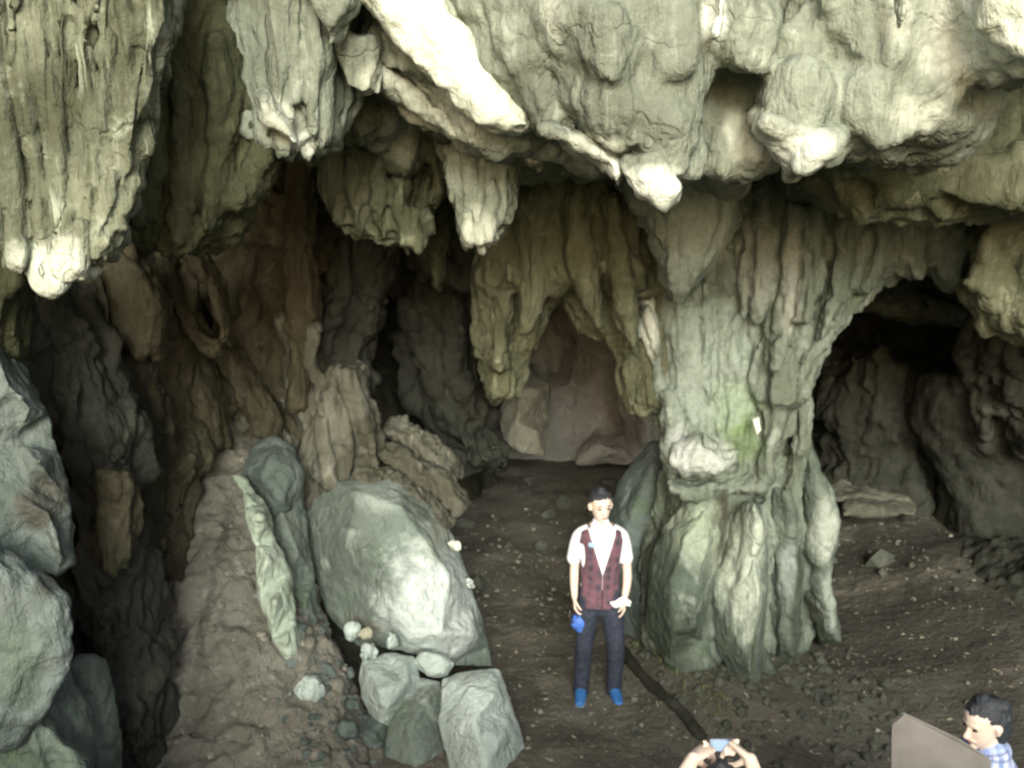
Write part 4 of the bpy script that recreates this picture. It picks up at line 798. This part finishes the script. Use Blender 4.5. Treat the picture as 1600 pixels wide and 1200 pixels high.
# grassy strands along the trench
def strand(p):
    x, y, z, r = p; a = random.gauss(-.9, .5); L = random.uniform(.06, .22); h = random.uniform(.02, .09)
    q = [np.array([x + math.cos(a) * L * t, y + math.sin(a) * L * t, z + h * math.sin(t * 2.4)]) for t in (0, .35, .7, 1)]
    wv = np.array([-math.sin(a), math.cos(a), .3]) * .004; v = []
    for k in q: v += [k - wv, k + wv]
    return np.array(v), [(0, 1, 3, 2), (2, 3, 5, 4), (4, 5, 7, 6)]
def neartr(x, y):
    d = TR1[:2] - TR0[:2]; L = np.linalg.norm(d); d = d / L; u = (x - TR0[0]) * d[0] + (y - TR0[1]) * d[1]; v = -(x - TR0[0]) * d[1] + (y - TR0[1]) * d[0]
    return -.1 < u < L and .06 < v * (1) < .22
pa, pb = atz(972, 1020), atz(1094, 1156)
pz = [ground_z(np.array([p[0]]), np.array([p[1]]))[0] for p in (pa, pb)]
def onground(x, y):
    z = 0.
    for _ in range(12): p = atz(x, y, z); z = float(ground_z(np.array([p[0]]), np.array([p[1]]))[0])
    return atz(x, y, z)
PV, PF = ringmesh(np.array([onground(972 + 122 * u, 1020 + 136 * u + 5 * math.sin(u * 6)) + np.array([0, 0, .03]) for u in np.linspace(0, 1, 6)]), np.array([[.05, 0, 0]] * 6), np.array([[0, 0, .035]] * 6), .015, 2, (20, .006), (4, .02), None, None)
tag(mk('fallen_log', [(PV, PF)], plain('wet_black_wood', (.022, .024, .018), .8, (.04, .04, .03), 20, .4)), 'dark wet pole lying diagonally on the ground right of the man\'s feet', 'log')
scatter('grass_strands', spots(70, .6, 2.4, 5.6, 8.2, .01, .01, neartr), strand, M_TWIG, 'thin green strands of grass beside the dark trench')

def simple(name, V, F, mat, parent=None, loc=None, smooth=True):
    V = np.asarray(V, float); base = np.array(parent.location) if parent is not None else (np.array(loc) if loc is not None else np.array([V[:, 0].mean(), V[:, 1].mean(), V[:, 2].min()]))
    me = bpy.data.meshes.new(name); me.from_pydata((V - base).tolist(), [], [tuple(f) for f in F]); me.update()
    me.polygons.foreach_set('use_smooth', [smooth] * len(me.polygons)); me.materials.append(mat)
    o = bpy.data.objects.new(name, me); col.objects.link(o)
    if parent is not None: o.parent = parent
    else: o.location = base
    return o

# ================================================================ PEOPLE
def tube(pts, rx, ry=None, n=20, front=(0, -1, 0), cap=True, sub=5):
    """closed limb through pts with elliptical sections; ry is the radius along front"""
    pts = np.array(pts, float); rx = np.array(rx, float); ry = rx if ry is None else np.array(ry, float)
    m = (len(pts) - 1) * sub + 1; ts = np.linspace(0, len(pts) - 1, m)
    A = catmull(np.hstack([pts, rx[:, None], ry[:, None]]), ts); C_, a, b = A[:, :3], np.abs(A[:, 3]), np.abs(A[:, 4])
    Tn = np.gradient(C_, axis=0); Tn /= np.linalg.norm(Tn, axis=1)[:, None]
    fr = np.array(front, float); R_ = []; 
    for k in range(m):
        f = fr - Tn[k] * (fr @ Tn[k]); f /= np.linalg.norm(f); R_.append((np.cross(f, Tn[k]), f))
    th = np.linspace(0, 2 * math.pi, n, endpoint=False); rings = []
    def ring(c, x, y, a_, b_): return c + np.outer(np.cos(th) * a_, x) + np.outer(np.sin(th) * b_, y)
    if cap:
        for p in (.98, .8, .5): rings.append(ring(C_[0] - Tn[0] * min(a[0], b[0]) * p, *R_[0], a[0] * math.sqrt(1 - p * p), b[0] * math.sqrt(1 - p * p)))
    for k in range(m): rings.append(ring(C_[k], *R_[k], a[k], b[k]))
    if cap:
        for p in (.5, .8, .98): rings.append(ring(C_[-1] + Tn[-1] * min(a[-1], b[-1]) * p, *R_[-1], a[-1] * math.sqrt(1 - p * p), b[-1] * math.sqrt(1 - p * p)))
    V = np.vstack(rings); r = len(rings); F = [(i * n + j, i * n + (j + 1) % n, (i + 1) * n + (j + 1) % n, (i + 1) * n + j) for i in range(r - 1) for j in range(n)]
    F += [tuple(range(n))[::-1], tuple((r - 1) * n + j for j in range(n))]
    return V, F
def unit(v): v = np.array(v, float); return v / np.linalg.norm(v)
def hand(w, d, pn, side, curl=.5, spread=.1, sc=1.):
    """w wrist, d direction to the knuckles, pn palm-facing direction, side = direction of the thumb"""
    w, d, pn = np.array(w, float), unit(d), unit(pn); pn = unit(pn - d * (pn @ d)); sd = unit(np.array(side) - d * (np.array(side) @ d)); out = []
    kn = w + d * .088 * sc
    out.append(tube([w - d * .01, w + d * .04 * sc, kn], [.024 * sc, .036 * sc, .039 * sc], [.017 * sc, .015 * sc, .012 * sc], front=-pn, n=16))
    for k, (o, L, r) in enumerate(((.029, .070, .0085), (.010, .078, .009), (-.010, .073, .0085), (-.028, .058, .0075))):
        b = kn + sd * o * sc - d * .01 * sc; p = [b]; a = 0
        for seg in (.45, .3, .25):
            a += curl * (1 + .12 * k) * (.9 if seg == .45 else 1.1)
            dd = d * math.cos(a) + pn * math.sin(a) + sd * spread * (1.5 - k) * .3
            p.append(p[-1] + dd * L * seg * sc)
        out.append(tube(p, [r * sc, r * sc, r * .92 * sc, r * .8 * sc], n=10, front=-pn, sub=3))
    t0 = w + d * .022 * sc + sd * .022 * sc; t1 = t0 + (sd * .55 + d * .7 + pn * .35) * .036 * sc; t2 = t1 + (d * .85 + pn * .5 + sd * .1) * .03 * sc; t3 = t2 + (d * .75 + pn * .65) * .022 * sc
    out.append(tube([t0, t1, t2, t3], [.014 * sc, .0115 * sc, .010 * sc, .008 * sc], n=10, front=-pn, sub=3))
    return out
def head(c, f, up=(0, 0, 1), sc=1.):
    """c centre of the skull, f facing direction; returns skin pieces, hair pieces and face details"""
    f = unit(f); up = unit(np.array(up) - f * (np.array(up) @ f)); x = np.cross(up, f); c = np.array(c, float)
    def q(a, b, h): return c + (x * a + f * b + up * h) * sc
    sk = [tube([q(0, .018, -.105), q(0, .022, -.075), q(0, .012, -.035), q(0, .0, .01), q(0, -.006, .055), q(0, -.008, .09), q(0, -.008, .108)],
               np.array([.022, .045, .060, .070, .073, .058, .030]) * sc, np.array([.030, .058, .078, .088, .090, .070, .036]) * sc, front=f, n=24)]
    sk.append(tube([q(0, .082, .028), q(0, .092, .0), q(0, .104, -.022)], np.array([.007, .010, .016]) * sc, n=10, front=f, sub=3))       # nose
    sk.append(tube([q(-.04, .074, .030), q(0, .082, .036), q(.04, .074, .030)], np.array([.008, .010, .008]) * sc, n=10, front=up, sub=3))  # brow
    sk.append(tube([q(-.022, .080, -.052), q(0, .088, -.050), q(.022, .080, -.052)], np.array([.006, .009, .006]) * sc, n=10, front=up, sub=3))  # lips
    sk.append(tube([q(0, .070, -.085), q(0, .074, -.095)], np.array([.02, .018]) * sc, n=12, front=f, sub=3))                              # chin
    for s_ in (-1, 1):
        sk.append(tube([q(s_ * .072, -.004, .022), q(s_ * .080, -.012, .008), q(s_ * .077, -.006, -.020)], np.array([.010, .014, .008]) * sc, np.array([.016, .019, .011]) * sc, n=12, front=f, sub=3))
    hair = [tube([q(0, -.030, .0 - .03), q(0, -.026, .03), q(0, -.016, .065), q(0, -.012, .100), q(0, -.01, .118)], np.array([.058, .076, .080, .066, .030]) * sc, np.array([.062, .075, .086, .078, .036]) * sc, front=f, n=24)]
    eyes = [tube([q(s_ * .030 - .011, .0755, .014), q(s_ * .030, .081, .014), q(s_ * .030 + .011, .0755, .014)], np.array([.003, .0062, .003]) * sc, n=10, front=up, sub=3) for s_ in (-1, 1)]
    brows = [tube([q(s_ * .016, .090, .036), q(s_ * .032, .087, .042), q(s_ * .048, .078, .036)], np.array([.003, .0042, .002]) * sc, n=8, front=up, sub=3) for s_ in (-1, 1)]
    lip = [tube([q(-.020, .086, -.052), q(0, .0945, -.050), q(.020, .086, -.052)], np.array([.003, .0055, .003]) * sc, n=8, front=up, sub=3)]
    return sk, hair, eyes, brows, lip
def bodymk(name, pieces, mat, parent, vox=.006, smooth=2): return mk(name, pieces, mat, parent=parent, remesh=vox, smooth=smooth)
M_SKIN = plain('brown_skin', (.76, .61, .52), .5, (.70, .55, .46), 14, 0, .4)
M_SKIN2 = plain('light_skin', (.74, .60, .50), .5, (.66, .52, .43), 14, 0, .4)
M_HAIR = plain('black_hair', (.022, .024, .03), .45, (.05, .055, .065), 90, .5)
M_EYE = plain('dark_eye', (.03, .02, .02), .3)
M_LIP = plain('lip', (.40, .20, .18), .5)
M_TEE = plain('white_cotton', (.84, .85, .9), .8, (.78, .79, .85), 20)
M_JEAN = plain('dark_blue_denim', (.022, .027, .045), .85, (.045, .052, .078), 22, .3)
M_SHOE = plain('blue_canvas', (.03, .13, .38), .6, (.05, .18, .45), 20)
M_SOLE = plain('pale_rubber', (.25, .35, .5), .7)
def plaid(name, a, b, c, sc=14, rough=.85):
    m, t, bs = nodes(name); g = t.nodes.new('ShaderNodeNewGeometry').outputs['Position']
    wv = []
    for ax in ('X', 'Z'):
        n = t.nodes.new('ShaderNodeTexWave'); n.wave_type = 'BANDS'; n.bands_direction = ax; n.inputs['Scale'].default_value = sc / 6.28 * 2; n.inputs['Distortion'].default_value = 1.2; n.inputs['Detail'].default_value = 2
        t.links.new(g, n.inputs['Vector']); wv.append(n.outputs['Fac'])
    k = mixc(t, ramp(t, wv[0], .35, .65), a, b); k = mixc(t, ramp(t, wv[1], .55, .8, 0, .6), k, c)
    k = mixc(t, ramp(t, noise(t, g, 34, 3), .45, .62, 0, .5), k, b)
    k = mixc(t, ramp(t, noise(t, g, 15, 3), .42, .58, 0, .6), k, tuple(x * 1.5 for x in a)); t.links.new(k, bs.inputs['Base Color']); bs.inputs['Roughness'].default_value = rough; return m
M_VEST = plaid('dark_red_plaid', (.14, .06, .08), (.06, .045, .06), (.12, .09, .13))
M_SHIRT = plaid('blue_white_plaid', (.20, .26, .48), (.52, .56, .72), (.10, .13, .26), 22)

# --- the standing man
fl_, fr_ = atz(905, 1090, .0), atz(962, 1086, .0)
mc = (fl_ + fr_) / 2; gx, gy = mc[0], mc[1]; gz = float(ground_z(np.array([gx]), np.array([gy]))[0]) - .005
man = empty('person', (gx, gy, gz), 'standing man in white shirt, dark red plaid vest, dark jeans and blue shoes', 'person')
def m_(x, y, z): return np.array([gx + x * (.85 if z > .75 else .94), gy + y, gz + z])
sk, hr, ey, br_, lp = head(m_(-.005, -.01, 1.595), (.22, -1, -.10), (0, 0, 1), 1.08)
body = list(sk)
body += [tube([m_(0, .02, 1.36), m_(0, .012, 1.44), m_(-.003, .0, 1.53)], [.065, .052, .050], [.06, .052, .052])]
body += [tube([m_(0, .01, .84), m_(0, .0, .93), m_(0, 0, 1.05), m_(0, -.005, 1.20), m_(0, 0, 1.33), m_(0, .01, 1.41)], [.15, .155, .135, .155, .165, .11], [.10, .10, .09, .105, .10, .07], n=28)]
AR = {-1: [(-.155, .01, 1.385), (-.20, .02, 1.30), (-.228, .03, 1.12), (-.235, .0, .98), (-.232, -.04, .865)], 1: [(.155, .01, 1.365), (.205, .02, 1.27), (.250, .045, 1.10), (.250, -.0, .965), (.222, -.05, .855)]}
LG = {-1: [(-.085, .0, .86), (-.10, -.005, .70), (-.118, -.015, .48), (-.128, .015, .28), (-.133, .02, .08)], 1: [(.085, .0, .86), (.108, -.025, .70), (.135, -.055, .48), (.142, -.015, .28), (.145, .015, .08)]}
for s_ in (-1, 1):
    body.append(tube([m_(*p) for p in AR[s_]], [.045, .045, .037, .034, .024], [.045, .045, .038, .034, .021]))
    body.append(tube([m_(*p) for p in LG[s_]], [.085, .076, .054, .050, .036], [.09, .08, .056, .054, .040]))
    W = m_(*AR[s_][-1]); body += hand(W, (s_ * -.05, -.12, -1), (-s_, -.1, 0), (-s_ * .1, -1, 0), .38 if s_ < 0 else .3, .1, .98)
    body.append(tube([m_(s_ * .14, .04, .045), m_(s_ * .145, -.05, .035), m_(s_ * .155, -.14, .025)], [.034, .036, .03], [.035, .028, .018], front=(0, 0, 1)))
bodymk('body', body, M_SKIN, man)
mk('hair', hr, M_HAIR, parent=man, remesh=.006, smooth=1, sty='hair')
for e in ey: simple('eye', *e, M_EYE, man)
for e in br_: simple('eyebrow', *e, M_HAIR, man)
simple('lips', *lp[0], M_LIP, man)
tee = [tube([m_(0, .01, .87), m_(0, 0, 1.05), m_(0, -.005, 1.20), m_(0, 0, 1.33), m_(0, .01, 1.42), m_(0, .012, 1.455)], [.158, .148, .165, .182, .145, .070], [.115, .105, .118, .115, .092, .066], n=32)]
for s_ in (-1, 1): tee.append(tube([m_(s_ * .12, .01, 1.385), m_(s_ * .19, .02, 1.335), m_(s_ * .235, .025, 1.20), m_(s_ * .24, .027, 1.165)], [.062, .062, .054, .056], [.064, .062, .056, .056]))
mk('shirt', tee, M_TEE, parent=man, remesh=.008, smooth=2)
# vest: open shell with a deep V
def vest():
    n, m = 72, 40; zs = np.linspace(.80, 1.445, m); V = []; keep = []
    zz = [.80, .90, 1.05, 1.20, 1.33, 1.40, 1.445]; a = np.interp(zs, zz, [.175, .172, .162, .182, .204, .186, .104]); b = np.interp(zs, zz, [.128, .122, .118, .131, .129, .112, .086])
    for k, z in enumerate(zs):
        hw_ = max(.0, (z - 1.08) * .34) + .003; g0 = math.asin(min(.9, hw_ / a[k])); off = .012 / a[k]
        for j in range(n):
            t = -math.pi / 2 + off + g0 + (2 * math.pi - 2 * g0) * j / (n - 1); wob = .004 * math.sin(5 * t + z * 9) + .003 * math.sin(11 * t - z * 14)
            V.append(m_((a[k] + wob) * math.cos(t), .004 + (b[k] + wob) * math.sin(t), z))
    F = []
    for k in range(m - 1):
        for j in range(n - 1):
            t = -math.pi / 2 + 2 * math.pi * (j + .5) / n; z = (zs[k] + zs[k + 1]) / 2
            if abs(math.cos(t)) > .86 and 1.18 < z < 1.36: continue
            F.append((k * n + j, k * n + j + 1, (k + 1) * n + j + 1, (k + 1) * n + j))
    return V, F
v_ = simple('vest', *vest(), M_VEST, man); q_ = v_.modifiers.new('s', 'SOLIDIFY'); q_.thickness = .008; q_.offset = 1
simple('chest_patch', *tube([m_(-.115, -.128, 1.335), m_(-.075, -.142, 1.33)], [.018, .018], [.006, .006], n=12, front=(0, -1, 0)), plain('pale_blue_cloth', (.35, .55, .72), .8), man)
jn = [tube([m_(0, .005, .80), m_(0, .005, .87), m_(0, 0, .93)], [.165, .166, .160], [.115, .115, .11], n=28)]
for s_ in (-1, 1): jn.append(tube([m_(*p) for p in LG[s_][:-1]] + [m_(s_ * .140, .015, .10), m_(s_ * .142, .012, .05)], [.096, .090, .073, .066, .062, .066], [.10, .092, .074, .070, .068, .072], n=24))
mk('trousers', jn, M_JEAN, parent=man, remesh=.009, smooth=2, sty=None)
for s_ in (-1, 1):
    so = mk('shoe', [tube([m_(s_ * .138, .055, .05), m_(s_ * .142, .0, .055), m_(s_ * .152, -.08, .042), m_(s_ * .163, -.165, .030)], [.038, .044, .046, .036], [.045, .055, .040, .026], front=(0, 0, 1))], M_SHOE, parent=man, remesh=.006, smooth=1)
    mk('sole', [tube([m_(s_ * .138, .06, .012), m_(s_ * .152, -.08, .012), m_(s_ * .163, -.175, .012)], [.040, .048, .036], [.012, .012, .010], front=(0, 0, 1))], M_SOLE, parent=man, remesh=.006, smooth=0)
# what he carries
hw = m_(-.238, -.06, .765)
bag = empty('pouch', hw + np.array([0, 0, -.19]), 'small blue cloth pouch hanging by a black strap from the standing man\'s hand', 'pouch')
simple('bag', *tube([hw + np.array([.025, .0, -.05]), hw + np.array([.035, -.01, -.10]), hw + np.array([.05, -.01, -.16])], [.035, .060, .030], [.02, .035, .018], n=18), plain('blue_nylon', (.04, .12, .5), .5, (.10, .22, .65), 30), bag)
simple('strap', *tube([hw + np.array([-.03, 0, .0]), hw + np.array([-.034, -.02, -.05]), hw + np.array([-.01, -.03, -.085]), hw + np.array([.03, -.02, -.06]), hw + np.array([.01, -.01, .0])], [.007] * 5, n=8), M_EYE, bag)
hr_ = m_(.215, -.05, .80)
def cloth():
    V, F = [], []; n = 14
    for i in range(n):
        for j in range(n):
            u, v = i / (n - 1) - .5, j / (n - 1) - .5
            V.append(hr_ + np.array([-.035 + u * .17, -.055 + .015 * math.sin(7 * u + 4 * v), .05 + v * .06 - .06 * u * u + .03 * u + .01 * math.sin(9 * u)]))
    for i in range(n - 1):
        for j in range(n - 1): F.append((i * n + j, (i + 1) * n + j, (i + 1) * n + j + 1, i * n + j + 1))
    return V, F
o = simple('handkerchief', *cloth(), M_TEE); q_ = o.modifiers.new('s', 'SOLIDIFY'); q_.thickness = .008; tag(o, 'crumpled white cloth held at the standing man\'s hip in the hand on the right', 'cloth')

# --- person holding up a phone at the bottom edge, seen from behind
P2 = at(1127, 1200, 3.6); hx, hy, ht = P2[0], P2[1], P2[2]; g2 = float(ground_z(np.array([hx]), np.array([hy]))[0])
H2 = ht - g2; per = empty('person', (hx, hy, g2), 'person seen from behind at the bottom edge raising both hands to a phone', 'person')
def p_(x, y, z): return np.array([hx + x, hy + y, ht + z])       # z from the top of the head down
sk, hr, *_ = head(p_(0, 0, -.115), (0, 1, -.15))
b2 = list(sk) + [tube([p_(0, -.01, -.34), p_(0, 0, -.26), p_(0, .005, -.19)], [.07, .055, .05], [.065, .055, .05]),
                 tube([p_(0, 0, -.90), p_(0, 0, -.80), p_(0, 0, -.66), p_(0, 0, -.50), p_(0, 0, -.38), p_(0, 0, -.31)], [.15, .155, .14, .165, .175, .10], [.10, .10, .09, .105, .10, .07], n=28)]
for s_ in (-1, 1): b2.append(tube([p_(s_ * .085, 0, -.86), p_(s_ * .10, 0, -1.05), p_(s_ * .11, 0, -1.25), p_(s_ * .115, 0, -H2 + .10)], [.085, .075, .055, .04]))
HL, HR = at(1084, 1184, 3.70), at(1172, 1186, 3.70)
ph = at(1128, 1164, 3.82)
ELB = []
for s_, W in ((-1, HL), (1, HR)):
    el = p_(s_ * .27, .10, -.38); ELB.append(el)
    b2.append(tube([p_(s_ * .16, 0, -.34), p_(s_ * .22, .04, -.38), el, (el * .4 + W * .6), W], [.056, .050, .043, .036, .028], [.056, .05, .042, .034, .026]))
    dr = ph + np.array([s_ * .035, -.02, .02]) - W
    b2 += hand(W, dr, (-s_ * .4, .35, -.15), (-s_ * .1, -.35, -1.) if False else (0, -.5, -.9), .62, .05, 1.12)
bodymk('body', b2, M_SKIN2, per)
mk('hair', hr + [tube([p_(0, -.035, -.20), p_(0, -.04, -.12)], [.062, .072], [.045, .06])], M_HAIR, parent=per, remesh=.007, smooth=1, sty='hair')
sh = [tube([p_(0, 0, -.92), p_(0, 0, -.80), p_(0, 0, -.66), p_(0, 0, -.50), p_(0, 0, -.38), p_(0, 0, -.30)], [.175, .17, .16, .18, .19, .09], [.12, .12, .115, .125, .115, .08], n=28)]
for s_, W, el in ((-1, HL, ELB[0]), (1, HR, ELB[1])): sh.append(tube([p_(s_ * .14, 0, -.34), p_(s_ * .22, .04, -.38), el, el * .55 + W * .45] + ([el * .3 + W * .7] if s_ < 0 else []), [.065, .062, .056, .05] + ([.042] if s_ < 0 else []), None))
mk('shirt', sh, M_TEE, parent=per, remesh=.009, smooth=2)
mk('trousers', [tube([p_(0, 0, -.98), p_(0, 0, -.88)], [.165, .165], [.12, .12])] + [tube([p_(s_ * .085, 0, -.90), p_(s_ * .10, 0, -1.05), p_(s_ * .11, 0, -1.28), p_(s_ * .115, 0, -H2 + .05)], [.098, .09, .07, .062]) for s_ in (-1, 1)], M_JEAN, parent=per, remesh=.01, smooth=2)
for s_ in (-1, 1): mk('shoe', [tube([p_(s_ * .115, -.07, -H2 + .045), p_(s_ * .118, .05, -H2 + .045), p_(s_ * .125, .17, -H2 + .03)], [.04, .045, .036], [.045, .045, .028], front=(0, 0, 1))], M_SHOE, parent=per, remesh=.008, smooth=1)
def box(c, x, y, z, a, b, h, bev=.2):
    V, F = [], []; x, y, z = unit(x), unit(y), unit(z); bm = bmesh.new(); bmesh.ops.create_cube(bm, size=2)
    for v in bm.verts: v.co = (v.co.x * a, v.co.y * b, v.co.z * h)
    bmesh.ops.bevel(bm, geom=bm.edges[:], offset=min(a, b, h) * bev, segments=2, affect='EDGES')
    bm.verts.index_update()
    V = [np.array(c) + x * v.co.x + y * v.co.y + z * v.co.z for v in bm.verts]; F = [tuple(v.index for v in f.verts) for f in bm.faces]; bm.free(); return V, F
M_PH = plain('silver_phone', (.35, .42, .55), .3, spec=.6)
pe = empty('phone', ph, 'small silver blue phone held up between two hands at the bottom edge', 'phone')
simple('case', *box(ph, (1, 0, 0), (0, 1, -.1), (0, .1, 1), .052, .007, .026, .5), M_PH, pe, smooth=False)
ms, ts_, bs_ = nodes('lit_screen'); bs_.inputs['Base Color'].default_value = (.05, .07, .1, 1); bs_.inputs['Emission Color'].default_value = (.55, .75, 1, 1); bs_.inputs['Emission Strength'].default_value = .55
simple('screen', *box(ph + np.array([0, -.0085, 0]), (1, 0, 0), (0, 1, -.1), (0, .1, 1), .040, .0015, .021, .3), ms, pe, smooth=False)

# --- person at the lower right, turned to the left
P3 = at(1548, 1094, 4.2); qx, qy, qt = P3[0], P3[1], P3[2]; g3 = float(ground_z(np.array([qx]), np.array([qy]))[0]); H3 = qt - g3
p3 = empty('person', (qx, qy, g3), 'dark haired person in blue plaid shirt facing left in the lower right corner', 'person')
def r_(x, y, z): return np.array([qx + x, qy + y, qt + z])
sk, hr, ey, br_, lp = head(r_(-.02, 0, -.118), (-1, -.35, -.25), (0, 0, 1), 1.02)
b3 = list(sk) + [tube([r_(.03, .01, -.34), r_(.02, .01, -.26), r_(0, .005, -.18)], [.065, .055, .052]),
                 tube([r_(.04, 0, -.90), r_(.04, 0, -.80), r_(.04, 0, -.66), r_(.04, 0, -.50), r_(.04, 0, -.38), r_(.03, 0, -.31)], [.10, .10, .09, .105, .10, .07], [.15, .155, .14, .165, .175, .10], n=28)]
AL = [r_(.02, -.17, -.36), r_(.02, -.22, -.48), r_(-.0, -.25, -.62), r_(-.12, -.24, -.66), r_(-.22, -.18, -.64)]
AB = [r_(.02, .17, -.36), r_(.0, .22, -.48), r_(-.03, .24, -.62), r_(-.13, .2, -.66), r_(-.24, .1, -.64)]
for A_ in (AL, AB):
    b3.append(tube(A_, [.05, .046, .04, .034, .026])); b3 += hand(A_[-1], (-1, .25 if A_ is AL else -.1, .1), (0, 1 if A_ is AL else -1, 0), (0, 0, 1), .5)
for s_ in (-1, 1): b3.append(tube([r_(.04, s_ * .085, -.86), r_(.04, s_ * .1, -1.05), r_(.04, s_ * .11, -1.28), r_(.05, s_ * .115, -H3 + .08)], [.085, .075, .055, .04]))
bodymk('body', b3, M_SKIN2, p3)
mk('hair', hr + [tube([r_(.055, .01, -.17), r_(.05, .01, -.12), r_(.03, 0, -.07)], [.05, .062, .07], [.06, .07, .075]), tube([r_(-.075, -.02, -.045), r_(-.03, -.03, -.02), r_(.04, -.03, -.015)], [.03, .04, .04])], M_HAIR, parent=p3, remesh=.007, smooth=1, sty='hair')
for e in ey: simple('eye', *e, M_EYE, p3)
simple('lips', *lp[0], M_LIP, p3)
s3 = [tube([r_(.04, 0, -.95), r_(.04, 0, -.80), r_(.04, 0, -.66), r_(.04, 0, -.50), r_(.04, 0, -.38), r_(.03, .0, -.29), r_(.03, 0, -.255)], [.12, .12, .115, .125, .12, .09, .068], [.175, .17, .16, .18, .195, .12, .07], n=28)]
for A_ in (AL, AB): s3.append(tube(A_[:4] + [A_[3] * .4 + A_[4] * .6], [.066, .062, .056, .048, .042]))
s3.append(tube([r_(-.045, -.05, -.285), r_(-.02, -.08, -.265), r_(.06, -.08, -.25), r_(.10, 0, -.245), r_(.06, .08, -.25), r_(-.02, .06, -.27)], [.014] * 6, [.026] * 6, front=(0, 0, 1)))
mk('shirt', s3, M_SHIRT, parent=p3, remesh=.009, smooth=2)
mk('trousers', [tube([r_(.04, 0, -1.0), r_(.04, 0, -.88)], [.12, .12], [.165, .165])] + [tube([r_(.04, s_ * .085, -.90), r_(.04, s_ * .1, -1.05), r_(.04, s_ * .11, -1.28), r_(.05, s_ * .115, -H3 + .05)], [.098, .09, .07, .062]) for s_ in (-1, 1)], M_JEAN, parent=p3, remesh=.01, smooth=2)
for s_ in (-1, 1): mk('shoe', [tube([r_(.10, s_ * .115, -H3 + .045), r_(.0, s_ * .118, -H3 + .045), r_(-.11, s_ * .12, -H3 + .03)], [.045, .045, .036], [.045, .045, .028])], M_SHOE, parent=p3, remesh=.008, smooth=1)
# grey board in front of that person
M_BRD = plain('grey_brown_cardboard', (.20, .185, .17), .85, (.13, .12, .11), 4, .3)
c0 = [at(1397, 1134, 3.95), at(1414, 1120, 3.95), at(1500, 1160, 3.90), at(1545, 1190, 3.88), at(1545, 1420, 3.82), at(1392, 1420, 3.88)]
nrm = unit(np.cross(c0[2] - c0[0], c0[5] - c0[0])); V = [p for p in c0] + [p + nrm * .02 for p in c0]; n6 = 6
o = simple('cardboard_sheet', V, [tuple(range(6)), tuple(range(11, 5, -1))] + [(i, (i + 1) % 6, (i + 1) % 6 + 6, i + 6) for i in range(6)], M_BRD, smooth=False)
tag(o, 'plain grey brown board with sloping top edge beside the lower right person', 'board')
q_ = o.modifiers.new('b', 'BEVEL'); q_.width = .009; q_.segments = 3

# ---------------------------------------------------------------- little things on the pillar
pp = [at(1176, 656, 7.42), at(1186, 652, 7.42), at(1189, 672, 7.40), at(1183, 680, 7.40)]
V = pp + [p + np.array([0, .05, 0]) for p in pp]
tag(simple('paper_scrap', V, [(0, 1, 2, 3), (7, 6, 5, 4), (0, 4, 5, 1), (1, 5, 6, 2), (2, 6, 7, 3), (3, 7, 4, 0)], M_WHITE, smooth=False), 'small white scrap stuck on the mossy side of the pillar', 'scrap')
